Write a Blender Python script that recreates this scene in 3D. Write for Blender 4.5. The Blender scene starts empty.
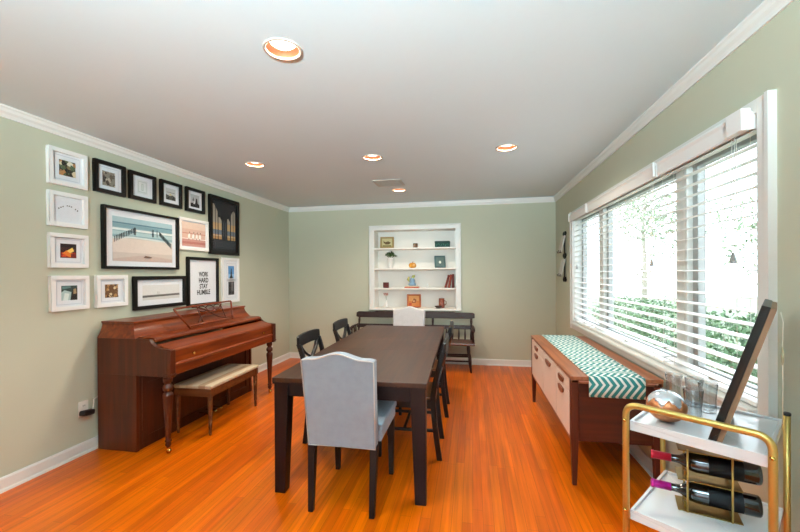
import bpy, bmesh, math, random
from mathutils import Vector, Matrix, noise as mnoise
PI = math.pi
S = bpy.context.scene
COL = S.collection
rnd = random.Random(7)
HC = 2.44                       # ceiling height
XL, XR, YB, YR = -2.9214, 1.1894, 5.7684, -1.9   # left, right, far and rear walls

# ------------------------------------------------------------------ materials
def lin(h):
    if isinstance(h, str):
        h = h.lstrip('#'); c = [int(h[i:i+2], 16) / 255 for i in (0, 2, 4)]
    else:
        c = [v / 255 for v in h]
    return tuple((v / 12.92 if v <= .04045 else ((v + .055) / 1.055) ** 2.4) for v in c) + (1.0,)

MATS = {}
def _new(name):
    m = bpy.data.materials.new(name); m.use_nodes = True
    nt = m.node_tree; b = nt.nodes['Principled BSDF']
    return m, nt, b

def mat(name, col, rough=.5, metal=0, var=.12, scale=6, stretch=(1, 1, 1), bump=0, spec=.5, coat=0, sheen=0, detail=4):
    if name in MATS: return MATS[name]
    m, nt, b = _new(name); N, L = nt.nodes, nt.links
    c = lin(col)
    tc = N.new('ShaderNodeTexCoord'); mp = N.new('ShaderNodeMapping'); mp.inputs['Scale'].default_value = stretch
    nz = N.new('ShaderNodeTexNoise'); nz.inputs['Scale'].default_value = scale; nz.inputs['Detail'].default_value = detail
    L.new(tc.outputs['Object'], mp.inputs[0]); L.new(mp.outputs[0], nz.inputs['Vector'])
    mx = N.new('ShaderNodeMix'); mx.data_type = 'RGBA'
    mx.inputs[6].default_value = tuple(v * (1 - var) for v in c[:3]) + (1,)
    mx.inputs[7].default_value = tuple(min(1, v * (1 + var)) for v in c[:3]) + (1,)
    L.new(nz.outputs['Fac'], mx.inputs[0]); L.new(mx.outputs[2], b.inputs['Base Color'])
    b.inputs['Roughness'].default_value = rough; b.inputs['Metallic'].default_value = metal
    b.inputs['Specular IOR Level'].default_value = spec
    b.inputs['Coat Weight'].default_value = coat; b.inputs['Coat Roughness'].default_value = .12
    b.inputs['Sheen Weight'].default_value = sheen
    if bump:
        bp = N.new('ShaderNodeBump'); bp.inputs['Strength'].default_value = bump; bp.inputs['Distance'].default_value = .002
        L.new(nz.outputs['Fac'], bp.inputs['Height']); L.new(bp.outputs[0], b.inputs['Normal'])
    MATS[name] = m; return m

def wood(name, dark, light, axis=1, rough=.35, scale=9, coat=.3, ring=1.0, spec=.5):
    """streaky wood grain running along one local axis"""
    if name in MATS: return MATS[name]
    m, nt, b = _new(name); N, L = nt.nodes, nt.links
    st = [9, 9, 9]; st[axis] = .55
    tc = N.new('ShaderNodeTexCoord'); mp = N.new('ShaderNodeMapping'); mp.inputs['Scale'].default_value = st
    nz = N.new('ShaderNodeTexNoise'); nz.inputs['Scale'].default_value = scale * .35; nz.inputs['Detail'].default_value = 7; nz.inputs['Distortion'].default_value = .6 * ring
    cr = N.new('ShaderNodeValToRGB'); cr.color_ramp.elements[0].position = .3; cr.color_ramp.elements[1].position = .72
    cr.color_ramp.elements[0].color = lin(dark); cr.color_ramp.elements[1].color = lin(light)
    L.new(tc.outputs['Object'], mp.inputs[0]); L.new(mp.outputs[0], nz.inputs['Vector'])
    L.new(nz.outputs['Fac'], cr.inputs[0]); L.new(cr.outputs[0], b.inputs['Base Color'])
    b.inputs['Roughness'].default_value = rough; b.inputs['Coat Weight'].default_value = coat; b.inputs['Coat Roughness'].default_value = .15
    b.inputs['Specular IOR Level'].default_value = spec
    bp = N.new('ShaderNodeBump'); bp.inputs['Strength'].default_value = .08; bp.inputs['Distance'].default_value = .001
    L.new(nz.outputs['Fac'], bp.inputs['Height']); L.new(bp.outputs[0], b.inputs['Normal'])
    MATS[name] = m; return m

def emis(name, col, strength):
    m, nt, b = _new(name); b.inputs['Base Color'].default_value = lin(col)
    b.inputs['Emission Color'].default_value = lin(col); b.inputs['Emission Strength'].default_value = strength
    MATS[name] = m; return m

def pane_mat(name, tint=(1, 1, 1), refl=1.0, rough=0.0):
    """thin clear glass: see-through with a fresnel reflection"""
    m = bpy.data.materials.new(name); m.use_nodes = True; nt = m.node_tree; N, L = nt.nodes, nt.links
    N.clear(); o = N.new('ShaderNodeOutputMaterial'); mx = N.new('ShaderNodeMixShader')
    t = N.new('ShaderNodeBsdfTransparent'); t.inputs[0].default_value = tint + (1,)
    g = N.new('ShaderNodeBsdfGlossy'); g.inputs['Roughness'].default_value = rough
    ge = N.new('ShaderNodeNewGeometry'); dt = N.new('ShaderNodeVectorMath'); dt.operation = 'DOT_PRODUCT'; L.new(ge.outputs['Incoming'], dt.inputs[0]); L.new(ge.outputs['Normal'], dt.inputs[1])
    ab = N.new('ShaderNodeMath'); ab.operation = 'ABSOLUTE'; L.new(dt.outputs['Value'], ab.inputs[0])
    iv = N.new('ShaderNodeMath'); iv.operation = 'SUBTRACT'; iv.inputs[0].default_value = 1; L.new(ab.outputs[0], iv.inputs[1])
    pw = N.new('ShaderNodeMath'); pw.operation = 'POWER'; pw.inputs[1].default_value = 5; L.new(iv.outputs[0], pw.inputs[0])
    f = N.new('ShaderNodeMath'); f.operation = 'MULTIPLY_ADD'; f.inputs[1].default_value = .5 * refl; f.inputs[2].default_value = .025 * refl; L.new(pw.outputs[0], f.inputs[0])
    L.new(f.outputs[0], mx.inputs[0]); L.new(t.outputs[0], mx.inputs[1]); L.new(g.outputs[0], mx.inputs[2]); L.new(mx.outputs[0], o.inputs[0])
    MATS[name] = m; return m

def floor_mat():
    m, nt, b = _new('oak_strip_floor'); N, L = nt.nodes, nt.links
    tc = N.new('ShaderNodeTexCoord'); sp = N.new('ShaderNodeSeparateXYZ'); cb = N.new('ShaderNodeCombineXYZ')
    L.new(tc.outputs['Object'], sp.inputs[0]); L.new(sp.outputs[1], cb.inputs[0]); L.new(sp.outputs[0], cb.inputs[1])
    br = N.new('ShaderNodeTexBrick'); L.new(cb.outputs[0], br.inputs['Vector'])
    br.inputs['Scale'].default_value = 1; br.inputs['Brick Width'].default_value = 1.05; br.inputs['Row Height'].default_value = .057
    br.inputs['Mortar Size'].default_value = .0009; br.inputs['Mortar Smooth'].default_value = .6
    br.offset = .37; br.offset_frequency = 2; br.squash = 1.3; br.squash_frequency = 3
    br.inputs['Color1'].default_value = lin('#c9570a'); br.inputs['Color2'].default_value = lin('#dd6c16'); br.inputs['Mortar'].default_value = lin('#6a2f0e')
    br.inputs['Bias'].default_value = -.1
    mp = N.new('ShaderNodeMapping'); mp.inputs['Scale'].default_value = (38, 1.4, 1); L.new(tc.outputs['Object'], mp.inputs[0])
    nz = N.new('ShaderNodeTexNoise'); nz.inputs['Scale'].default_value = 1.6; nz.inputs['Detail'].default_value = 6; L.new(mp.outputs[0], nz.inputs['Vector'])
    mp2 = N.new('ShaderNodeMapping'); mp2.inputs['Scale'].default_value = (17.5, .9, 1); L.new(tc.outputs['Object'], mp2.inputs[0])
    n2 = N.new('ShaderNodeTexNoise'); n2.inputs['Scale'].default_value = 1.0; n2.inputs['Detail'].default_value = 1; L.new(mp2.outputs[0], n2.inputs['Vector'])
    r1 = N.new('ShaderNodeMapRange'); r1.inputs[1].default_value = .3; r1.inputs[2].default_value = .7; r1.inputs[3].default_value = .80; r1.inputs[4].default_value = 1.12; L.new(nz.outputs['Fac'], r1.inputs[0])
    r2 = N.new('ShaderNodeMapRange'); r2.inputs[1].default_value = .3; r2.inputs[2].default_value = .7; r2.inputs[3].default_value = .84; r2.inputs[4].default_value = 1.14; L.new(n2.outputs['Fac'], r2.inputs[0])
    mu = N.new('ShaderNodeMath'); mu.operation = 'MULTIPLY'; L.new(r1.outputs[0], mu.inputs[0]); L.new(r2.outputs[0], mu.inputs[1])
    hs = N.new('ShaderNodeHueSaturation'); hs.inputs['Saturation'].default_value = FLOOR_SAT; L.new(br.outputs['Color'], hs.inputs['Color']); L.new(mu.outputs[0], hs.inputs['Value'])
    L.new(hs.outputs[0], b.inputs['Base Color'])
    b.inputs['Specular IOR Level'].default_value = .35; b.inputs['Roughness'].default_value = .33; b.inputs['Coat Weight'].default_value = .08; b.inputs['Coat Roughness'].default_value = .16
    bp = N.new('ShaderNodeBump'); bp.inputs['Strength'].default_value = .15; bp.inputs['Distance'].default_value = .001
    L.new(br.outputs['Fac'], bp.inputs['Height']); bp.invert = True; L.new(bp.outputs[0], b.inputs['Normal'])
    return m

def chevron_mat():
    m, nt, b = _new('teal_chevron_cloth'); N, L = nt.nodes, nt.links
    uv = N.new('ShaderNodeUVMap'); sp = N.new('ShaderNodeSeparateXYZ'); L.new(uv.outputs[0], sp.inputs[0])
    of = N.new('ShaderNodeMath'); of.operation = 'ADD'; of.inputs[1].default_value = .065; L.new(sp.outputs[1], of.inputs[0])
    pp = N.new('ShaderNodeMath'); pp.operation = 'PINGPONG'; pp.inputs[1].default_value = .072; L.new(of.outputs[0], pp.inputs[0])
    ad = N.new('ShaderNodeMath'); ad.operation = 'MULTIPLY_ADD'; ad.inputs[1].default_value = .72; L.new(pp.outputs[0], ad.inputs[0]); L.new(sp.outputs[0], ad.inputs[2])
    dv = N.new('ShaderNodeMath'); dv.operation = 'DIVIDE'; dv.inputs[1].default_value = .0405; L.new(ad.outputs[0], dv.inputs[0])
    fr = N.new('ShaderNodeMath'); fr.operation = 'FRACT'; L.new(dv.outputs[0], fr.inputs[0])
    gt = N.new('ShaderNodeMath'); gt.operation = 'GREATER_THAN'; gt.inputs[1].default_value = .42; L.new(fr.outputs[0], gt.inputs[0])
    mx = N.new('ShaderNodeMix'); mx.data_type = 'RGBA'; mx.inputs[6].default_value = lin('#e6ece6'); mx.inputs[7].default_value = lin('#2c8583')
    L.new(gt.outputs[0], mx.inputs[0]); L.new(mx.outputs[2], b.inputs['Base Color']); b.inputs['Roughness'].default_value = .85
    MATS['chev'] = m; return m

def linen_mat(name, col, var=.12):
    """woven cloth: two crossed fine wave threads"""
    m, nt, b = _new(name); N, L = nt.nodes, nt.links
    tc = N.new('ShaderNodeTexCoord'); hs = []
    for ax in ('X', 'Z'):
        w = N.new('ShaderNodeTexWave'); w.bands_direction = ax; w.inputs['Scale'].default_value = 90; w.inputs['Distortion'].default_value = 3
        w.inputs['Detail Scale'].default_value = 3; L.new(tc.outputs['Object'], w.inputs['Vector']); hs.append(w)
    a = N.new('ShaderNodeMath'); a.operation = 'ADD'; L.new(hs[0].outputs['Fac'], a.inputs[0]); L.new(hs[1].outputs['Fac'], a.inputs[1])
    nz = N.new('ShaderNodeTexNoise'); nz.inputs['Scale'].default_value = 22; nz.inputs['Detail'].default_value = 6; L.new(tc.outputs['Object'], nz.inputs['Vector'])
    a2 = N.new('ShaderNodeMath'); a2.operation = 'MULTIPLY_ADD'; a2.inputs[1].default_value = .3; L.new(a.outputs[0], a2.inputs[0]); L.new(nz.outputs['Fac'], a2.inputs[2])
    c = lin(col); mx = N.new('ShaderNodeMix'); mx.data_type = 'RGBA'
    mx.inputs[6].default_value = tuple(v * (1 - var * 1.6) for v in c[:3]) + (1,); mx.inputs[7].default_value = tuple(v * (1 + var) for v in c[:3]) + (1,)
    L.new(a2.outputs[0], mx.inputs[0]); L.new(mx.outputs[2], b.inputs['Base Color']); b.inputs['Roughness'].default_value = .9
    b.inputs['Sheen Weight'].default_value = .15
    MATS[name] = m; return m

def stripe_mat(name, cols, pitch, axis=0):
    m, nt, b = _new(name); N, L = nt.nodes, nt.links
    tc = N.new('ShaderNodeTexCoord'); sp = N.new('ShaderNodeSeparateXYZ'); L.new(tc.outputs['Object'], sp.inputs[0])
    dv = N.new('ShaderNodeMath'); dv.operation = 'DIVIDE'; dv.inputs[1].default_value = pitch; L.new(sp.outputs[axis], dv.inputs[0])
    fr = N.new('ShaderNodeMath'); fr.operation = 'FRACT'; L.new(dv.outputs[0], fr.inputs[0])
    cr = N.new('ShaderNodeValToRGB'); cr.color_ramp.interpolation = 'CONSTANT'
    e = cr.color_ramp.elements; e[0].position = 0; e[0].color = lin(cols[0]); e[1].position = 1 / len(cols); e[1].color = lin(cols[1])
    for i, c in enumerate(cols[2:], 2):
        q = e.new(i / len(cols)); q.color = lin(c)
    L.new(fr.outputs[0], cr.inputs[0]); L.new(cr.outputs[0], b.inputs['Base Color']); b.inputs['Roughness'].default_value = .85
    MATS[name] = m; return m

FLOOR_SAT = 1.12
WALL = mat('sage_wall_paint', '#bcbea9', .75, var=.02, scale=3, bump=.03)
CEIL = mat('ceiling_paint', '#cfe0e6', .85, var=.015, scale=3)
TRIM = mat('white_trim_paint', '#dfe0dc', .4, var=.02, scale=5)
SHELFW = mat('white_shelf_paint', '#ece9e2', .45, var=.02, scale=5)
BLIND = mat('white_blind_slat', '#eeeeec', .45, var=.015, scale=5)
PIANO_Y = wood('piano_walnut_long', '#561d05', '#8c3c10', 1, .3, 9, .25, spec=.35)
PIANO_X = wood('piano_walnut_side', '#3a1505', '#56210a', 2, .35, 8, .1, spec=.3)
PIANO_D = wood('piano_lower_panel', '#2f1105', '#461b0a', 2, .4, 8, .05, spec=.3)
BENCHW = wood('bench_walnut', '#4f2810', '#6d3d1b', 0, .4, 9, .1, spec=.3)
TABLEW = wood('espresso_table_wood', '#28130b', '#46240f', 1, .40, 9, .05, spec=.3)
TABLEL = wood('espresso_leg_wood', '#0d0405', '#1a0a0b', 2, .4, 9, .0, spec=.25)
BLACKW = mat('black_painted_wood', '#07080b', .38, var=.2, scale=12, spec=.4)
SEATW = wood('brown_seat_wood', '#6d4020', '#8f5a30', 1, .4, 9)
DKLEG = mat('dark_stained_leg', '#0d0605', .42, var=.25, scale=14, stretch=(1, 1, .15), spec=.3)
LINEN = linen_mat('blue_grey_linen', '#8a949f')
LINEN2 = linen_mat('pale_grey_linen', '#b9b6b6')
PIPING = mat('pale_piping', '#c3bdb8', .8, var=.1, scale=60)
PEW = wood('dark_bench_wood', '#1f0e0b', '#341a14', 0, .4, 9, .05, spec=.3)
PEWS = wood('bench_seat_wood', '#3e1f16', '#5b3023', 0, .3, 9, .3)
TEAK_Y = wood('teak_long', '#7e4024', '#b06c42', 1, .38, 8, .2)
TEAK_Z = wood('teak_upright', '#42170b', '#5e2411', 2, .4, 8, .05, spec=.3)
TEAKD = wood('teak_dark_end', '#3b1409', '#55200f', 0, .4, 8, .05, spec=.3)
FRONTW = mat('cream_door_paint', '#e2cdbf', .45, var=.03, scale=8)
HANDW = wood('oval_handle_wood', '#6b3419', '#94522a', 1, .4, 8)
CHEV = chevron_mat()
GOLD = mat('brushed_gold', '#c8ac63', .38, .85, var=.06, scale=30)
BRASSD = mat('aged_brass_plate', '#8f7440', .32, 1, var=.15, scale=20)
MARBLE = mat('white_gloss_tray', '#dfe2e6', .22, var=.03, scale=5, coat=.4)
BLKPL = mat('black_plastic', '#0d0d0f', .4, var=.2, scale=20)
BRASS = mat('polished_brass', '#d9b562', .2, 1, var=.05, scale=20)
BTL = mat('dark_wine_glass', '#0b0a0d', .06, var=.1, scale=5, coat=.6)
LBL = mat('dark_bottle_label', '#070508', .6, var=.2, scale=40, spec=.2)
FOILR = mat('red_foil', '#c4203a', .35, .3, var=.15, scale=40)
FOILM = mat('magenta_foil', '#b81f8c', .35, .3, var=.15, scale=40)
CREAMP = mat('cream_plastic', '#e6e2d8', .4, var=.03, scale=10)
PANE = pane_mat('window_glass'); PICG = pane_mat('picture_glass', refl=.3, rough=.02)
BLKF = mat('black_frame_wood', '#0f0c09', .4, var=.2, scale=20, spec=.3)
WHTF = mat('white_frame_wood', '#ecebe8', .4, var=.02, scale=20)
MATB = mat('white_mat_board', '#e2e5e9', .8, var=.02, scale=50)
IRON = mat('black_iron', '#1c1a17', .5, .6, var=.3, scale=30)
BULB = emis('lit_reflector_bulb', '#fff1dc', 4)
BAFFLE = mat('copper_baffle', '#8c5330', .6, .1, var=.05, scale=20)

# ------------------------------------------------------------------ mesh builder
class MB:
    def __init__(s): s.bm = bmesh.new(); s.mats = []; s.cur = 0; s.uvl = None
    def m(s, material):
        if material not in s.mats: s.mats.append(material)
        s.cur = s.mats.index(material); return s
    def face(s, vs, smooth=False):
        try: f = s.bm.faces.new(vs)
        except ValueError: return None
        f.material_index = s.cur; f.smooth = smooth; return f
    def box(s, x0, x1, y0, y1, z0, z1, M=None):
        p = [Vector((x, y, z)) for x in (x0, x1) for y in (y0, y1) for z in (z0, z1)]
        if M is not None: p = [M @ q for q in p]
        v = [s.bm.verts.new(q) for q in p]
        for i in ((0, 1, 3, 2), (4, 6, 7, 5), (0, 4, 5, 1), (2, 3, 7, 6), (0, 2, 6, 4), (1, 5, 7, 3)): s.face([v[k] for k in i])
        return s
    def loft(s, rings, cap=True, smooth=False, closed=True):
        R = [[s.bm.verts.new(Vector(p)) for p in r] for r in rings]; n = len(R[0])
        for a, b in zip(R, R[1:]):
            for i in range(n if closed else n - 1):
                j = (i + 1) % n; s.face([a[i], a[j], b[j], b[i]], smooth)
        if cap: s.face(R[0][::-1]); s.face(R[-1])
        return s
    def bar(s, a, b, wa, wb=None, M=None):
        """square tapered bar; wa / wb = (size x, size y) at each end, in the plane across z"""
        wb = wb or wa; rings = []
        for p, w in ((a, wa), (b, wb)):
            r = [Vector((p[0] + sx * w[0] / 2, p[1] + sy * w[1] / 2, p[2])) for sx, sy in ((-1, -1), (1, -1), (1, 1), (-1, 1))]
            rings.append([M @ q for q in r] if M is not None else r)
        return s.loft(rings)
    def tube(s, pts, r, n=10, cap=True, closed=False, flat=None):
        pts = [Vector(p) for p in pts]; k = len(pts)
        rr = r if isinstance(r, (list, tuple)) else [r] * k
        rings = []; up = None
        for i, p in enumerate(pts):
            if closed: t = (pts[(i + 1) % k] - pts[i - 1])
            else: t = pts[min(i + 1, k - 1)] - pts[max(i - 1, 0)]
            t.normalize()
            if up is None: up = Vector((0, 0, 1)) if abs(t.z) < .9 else Vector((1, 0, 0))
            u = (up - t * up.dot(t))
            if u.length < 1e-5: u = t.orthogonal()
            u.normalize(); up = u; w = t.cross(u)
            fx = flat or (1, 1)
            rings.append([p + (u * math.cos(a) * fx[0] + w * math.sin(a) * fx[1]) * rr[i] for a in (2 * PI * j / n for j in range(n))])
        if closed: rings.append(rings[0]); return s.loft(rings, False, True)
        return s.loft(rings, cap, True)
    def lathe(s, prof, c=(0, 0, 0), n=20, M=None, smooth=True, cap=True):
        """prof: list of (radius, z)"""
        rings = []
        for r, z in prof:
            q = [Vector((c[0] + max(r, .0004) * math.cos(2 * PI * j / n), c[1] + max(r, .0004) * math.sin(2 * PI * j / n), c[2] + z)) for j in range(n)]
            rings.append([M @ p for p in q] if M is not None else q)
        return s.loft(rings, cap, smooth)
    def prism(s, poly, d0, d1, plane='xz'):
        """poly in the plane, pushed along the remaining axis from d0 to d1"""
        f = {'xz': lambda p, d: (p[0], d, p[1]), 'yz': lambda p, d: (d, p[0], p[1]), 'xy': lambda p, d: (p[0], p[1], d)}[plane]
        return s.loft([[f(p, d0) for p in poly], [f(p, d1) for p in poly]])
    def build(s, name, material=None, parent=None, loc=None, bev=0, seg=2, sub=0, rot=None):
        bmesh.ops.remove_doubles(s.bm, verts=s.bm.verts, dist=1e-6)
        bmesh.ops.recalc_face_normals(s.bm, faces=s.bm.faces)
        me = bpy.data.meshes.new(name); s.bm.to_mesh(me); s.bm.free()
        for q in (s.mats or [material]): me.materials.append(q)
        o = bpy.data.objects.new(name, me); COL.objects.link(o)
        if parent is not None: o.parent = parent
        if loc: o.location = loc
        if rot is not None: o.rotation_euler = rot
        if bev:
            b = o.modifiers.new('bevel', 'BEVEL'); b.width = bev; b.segments = seg; b.limit_method = 'ANGLE'; b.angle_limit = .6
        if sub:
            q = o.modifiers.new('sub', 'SUBSURF'); q.levels = sub; q.render_levels = sub
        return o

def rpath(pts, r, n=6):
    """polyline with rounded corners"""
    pts = [Vector(p) for p in pts]; out = [pts[0]]
    for a, b, c in zip(pts, pts[1:], pts[2:]):
        p = b + (a - b).normalized() * r; q = b + (c - b).normalized() * r
        for i in range(n + 1):
            t = i / n; out.append(p * (1 - t) ** 2 + b * 2 * t * (1 - t) + q * t * t)
    out.append(pts[-1]); return out

def tag(o, label, cat, group=None, kind=None):
    if label: o['label'] = label
    if cat: o['category'] = cat
    if group: o['group'] = group
    if kind: o['kind'] = kind
    return o
def thing(name, label, cat, loc=(0, 0, 0), rz=0, group=None):
    o = bpy.data.objects.new(name, None); o.empty_display_size = .1; COL.objects.link(o)
    o.location = loc; o.rotation_euler = (0, 0, rz); return tag(o, label, cat, group)
def struct(o): o['kind'] = 'structure'; return o
def dup(root, loc, rz, label, group=None):
    r = root.copy(); COL.objects.link(r); r.location = loc; r.rotation_euler = (0, 0, rz); r['label'] = label
    if group: r['group'] = group
    def kids(a, b):
        for ch in [o for o in COL.objects if o.parent == a]:
            c = ch.copy(); COL.objects.link(c); c.parent = b; kids(ch, c)
    kids(root, r); return r
def bx(x0, x1, y0, y1, z0, z1): return MB().box(x0, x1, y0, y1, z0, z1)

# ------------------------------------------------------------------ room shell
T = .14
struct(bx(XL - T, XR + T, YR - T, YB + .4, -.12, 0).build('floor', floor_mat()))
# ceiling with round cut-outs for the cans
CANS = [(-.884, 1.70), (-2.08, 3.415), (-.895, 3.43), (.304, 3.40), (-.91, 4.826)]
def ceiling():
    bm = bmesh.new(); ed = []
    def loop(pts):
        v = [bm.verts.new(p) for p in pts]
        for i in range(len(v)): ed.append(bm.edges.new((v[i], v[(i + 1) % len(v)])))
    loop([(XL - T, YR - T, HC), (XR + T, YR - T, HC), (XR + T, YB + .4, HC), (XL - T, YB + .4, HC)])
    for x, y in CANS: loop([(x + .080 * math.cos(2 * PI * k / 36), y + .080 * math.sin(2 * PI * k / 36), HC) for k in range(36)])
    bmesh.ops.triangle_fill(bm, edges=ed, use_beauty=True)
    r = bmesh.ops.extrude_face_region(bm, geom=list(bm.faces))
    bmesh.ops.translate(bm, verts=[g for g in r['geom'] if isinstance(g, bmesh.types.BMVert)], vec=(0, 0, .2))
    bmesh.ops.recalc_face_normals(bm, faces=bm.faces)
    me = bpy.data.meshes.new('ceiling'); bm.to_mesh(me); bm.free(); me.materials.append(CEIL)
    o = bpy.data.objects.new('ceiling', me); COL.objects.link(o); return struct(o)
ceiling()
struct(bx(XL - T, XL, YR - T, YB + .4, 0, HC).build('wall_left', WALL))
# right wall with the window opening
WY0, WY1, WZ0, WZ1 = 1.83, 4.78, .765, 2.02
w = MB(); w.box(XR, XR + T, YR - T, WY0, 0, HC).box(XR, XR + T, WY1, YB + .4, 0, HC).box(XR, XR + T, WY0, WY1, 0, WZ0).box(XR, XR + T, WY0, WY1, WZ1, HC)
struct(w.build('wall_right', WALL))
# far wall with the shelf niche
NX0, NX1, NZ0, NZ1 = -1.50, -.215, .80, 2.06
w = MB(); w.box(XL, NX0, YB, YB + .4, 0, HC).box(NX1, XR, YB, YB + .4, 0, HC).box(NX0, NX1, YB, YB + .4, 0, NZ0).box(NX0, NX1, YB, YB + .4, NZ1, HC).box(NX0, NX1, YB + .3, YB + .4, NZ0, NZ1)
struct(w.build('wall_far', WALL))
# rear wall (behind the camera) with an unseen glazed door, added to let in daylight
w = MB(); w.box(XL, -1.2, YR - T, YR, 0, HC).box(-.3, XR, YR - T, YR, 0, HC).box(-1.2, -.3, YR - T, YR, 2.15, HC)
struct(w.build('wall_rear', WALL))
d = MB()
for x in (-1.2, -.36): d.box(x, x + .06, YR - .09, YR - .04, 0, 2.15)
d.box(-1.2, -.3, YR - .09, YR - .04, 2.09, 2.15).box(-1.2, -.3, YR - .09, YR - .04, 0, .08)
dr = struct(d.build('added_door', TRIM)); bx(-1.14, -.36, YR - .07, YR - .064, .08, 2.09).build('glass_pane', PANE, dr)
# crown moulding and baseboards
CP = [(0, 0), (.036, 0), (.036, -.010), (.028, -.018), (.025, -.036), (.014, -.050), (.010, -.062), (.010, -.072), (0, -.072)]
def run_y(prof, x, sgn, y0, y1, z, name):
    b = MB(); b.loft([[(x + sgn * u, y, z + v) for u, v in prof] for y in (y0, y1)]); return struct(b.build(name, TRIM))
def run_x(prof, y, x0, x1, z, name, sg=-1):
    b = MB(); b.loft([[(x, y + sg * u, z + v) for u, v in prof] for x in (x0, x1)]); return struct(b.build(name, TRIM))
run_y(CP, XL, 1, YR, YB, HC, 'trim_left'); run_y(CP, XR, -1, YR, YB, HC, 'trim_right')
run_x(CP, YB, XL + .0, XR, HC, 'trim_far'); run_x(CP, YR, XL, XR, HC, 'trim_rear', 1)
BP = [(0, 0), (.026, 0), (.024, .014), (.014, .018), (.014, .078), (.008, .09), (0, .09)]
run_y(BP, XL, 1, YR, YB, 0, 'baseboard_left'); run_y(BP, XR, -1, YR, YB, 0, 'baseboard_right'); run_x(BP, YB, XL, XR, 0, 'baseboard_far')

# window casing, sill and the three sashes
TX = XR - .022
for nm, q in (('trim_1', (1.755, WY0)), ('trim_5', (WY1, 4.855))):
    c = MB(); y0, y1 = q; o0, o1 = (y0, y0 + .02) if nm == 'trim_1' else (y1 - .02, y1)
    i0, i1 = (o1, y1) if nm == 'trim_1' else (y0, o0)
    c.prism([(XR, o0), (TX - .010, o0), (TX - .010, o1), (TX, o1), (TX, i1), (XR, i1)] if nm == 'trim_1' else [(XR, i0), (TX, i0), (TX, o0), (TX - .010, o0), (TX - .010, o1), (XR, o1)], .70, 2.078, 'xy')
    struct(c.build(nm, TRIM))
c = MB(); c.box(TX, XR, WY0 + .0005, WY1 - .0005, 2.02, 2.0775); struct(c.build('trim_6', TRIM))
c = MB(); c.box(TX, XR, WY0 + .0005, WY1 - .0005, .70, .751); struct(c.build('trim_8', TRIM))
s_ = MB(); s_.box(XR - .05, XR + T - .03, WY0 + .013, WY1 - .013, .752, .778); struct(s_.build('trim_2', TRIM, bev=.006))
# reveal lining
r_ = MB(); r_.box(XR, XR + T, WY0, WY0 + .012, WZ0, WZ1).box(XR, XR + T, WY1 - .012, WY1, WZ0, WZ1).box(XR, XR + T, WY0, WY1, WZ1 - .012, WZ1); struct(r_.build('trim_3', TRIM))
GREYS = mat('grey_sash_paint', '#a9aaa8', .5, var=.03, scale=8)
post = MB(); post.box(1.24, 1.33, 2.50, 2.62, WZ0, WZ1).box(1.24, 1.33, 3.94, 4.06, WZ0, WZ1); struct(post.build('trim_4', TRIM, bev=.004))
for n_, (a, b_) in enumerate(((WY0 + .012, 2.50), (2.62, 3.94), (4.06, WY1 - .012)), 1):
    f = MB(); z0, z1 = WZ0 + .012, WZ1 - .012; t = .05
    f.box(1.27, 1.31, a, a + t, z0, z1).box(1.27, 1.31, b_ - t, b_, z0, z1).box(1.27, 1.31, a + t, b_ - t, z0, z0 + t).box(1.27, 1.31, a + t, b_ - t, z1 - t, z1)
    fr = struct(f.build('window_%d' % n_, GREYS, bev=.004))
    bx(1.288, 1.294, a + t, b_ - t, z0 + t, z1 - t).build('glass_pane', PANE, fr)
    k = MB(); yk = (a + b_) / 2; k.box(1.235, 1.27, yk - .03, yk + .03, z0 + .004, z0 + .018); k.tube([(1.245, yk, z0 + .02), (1.225, yk + .03, z0 + .035), (1.22, yk + .08, z0 + .03)], .006, 8)
    k.build('sash_lock', BRASS, fr)

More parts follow.
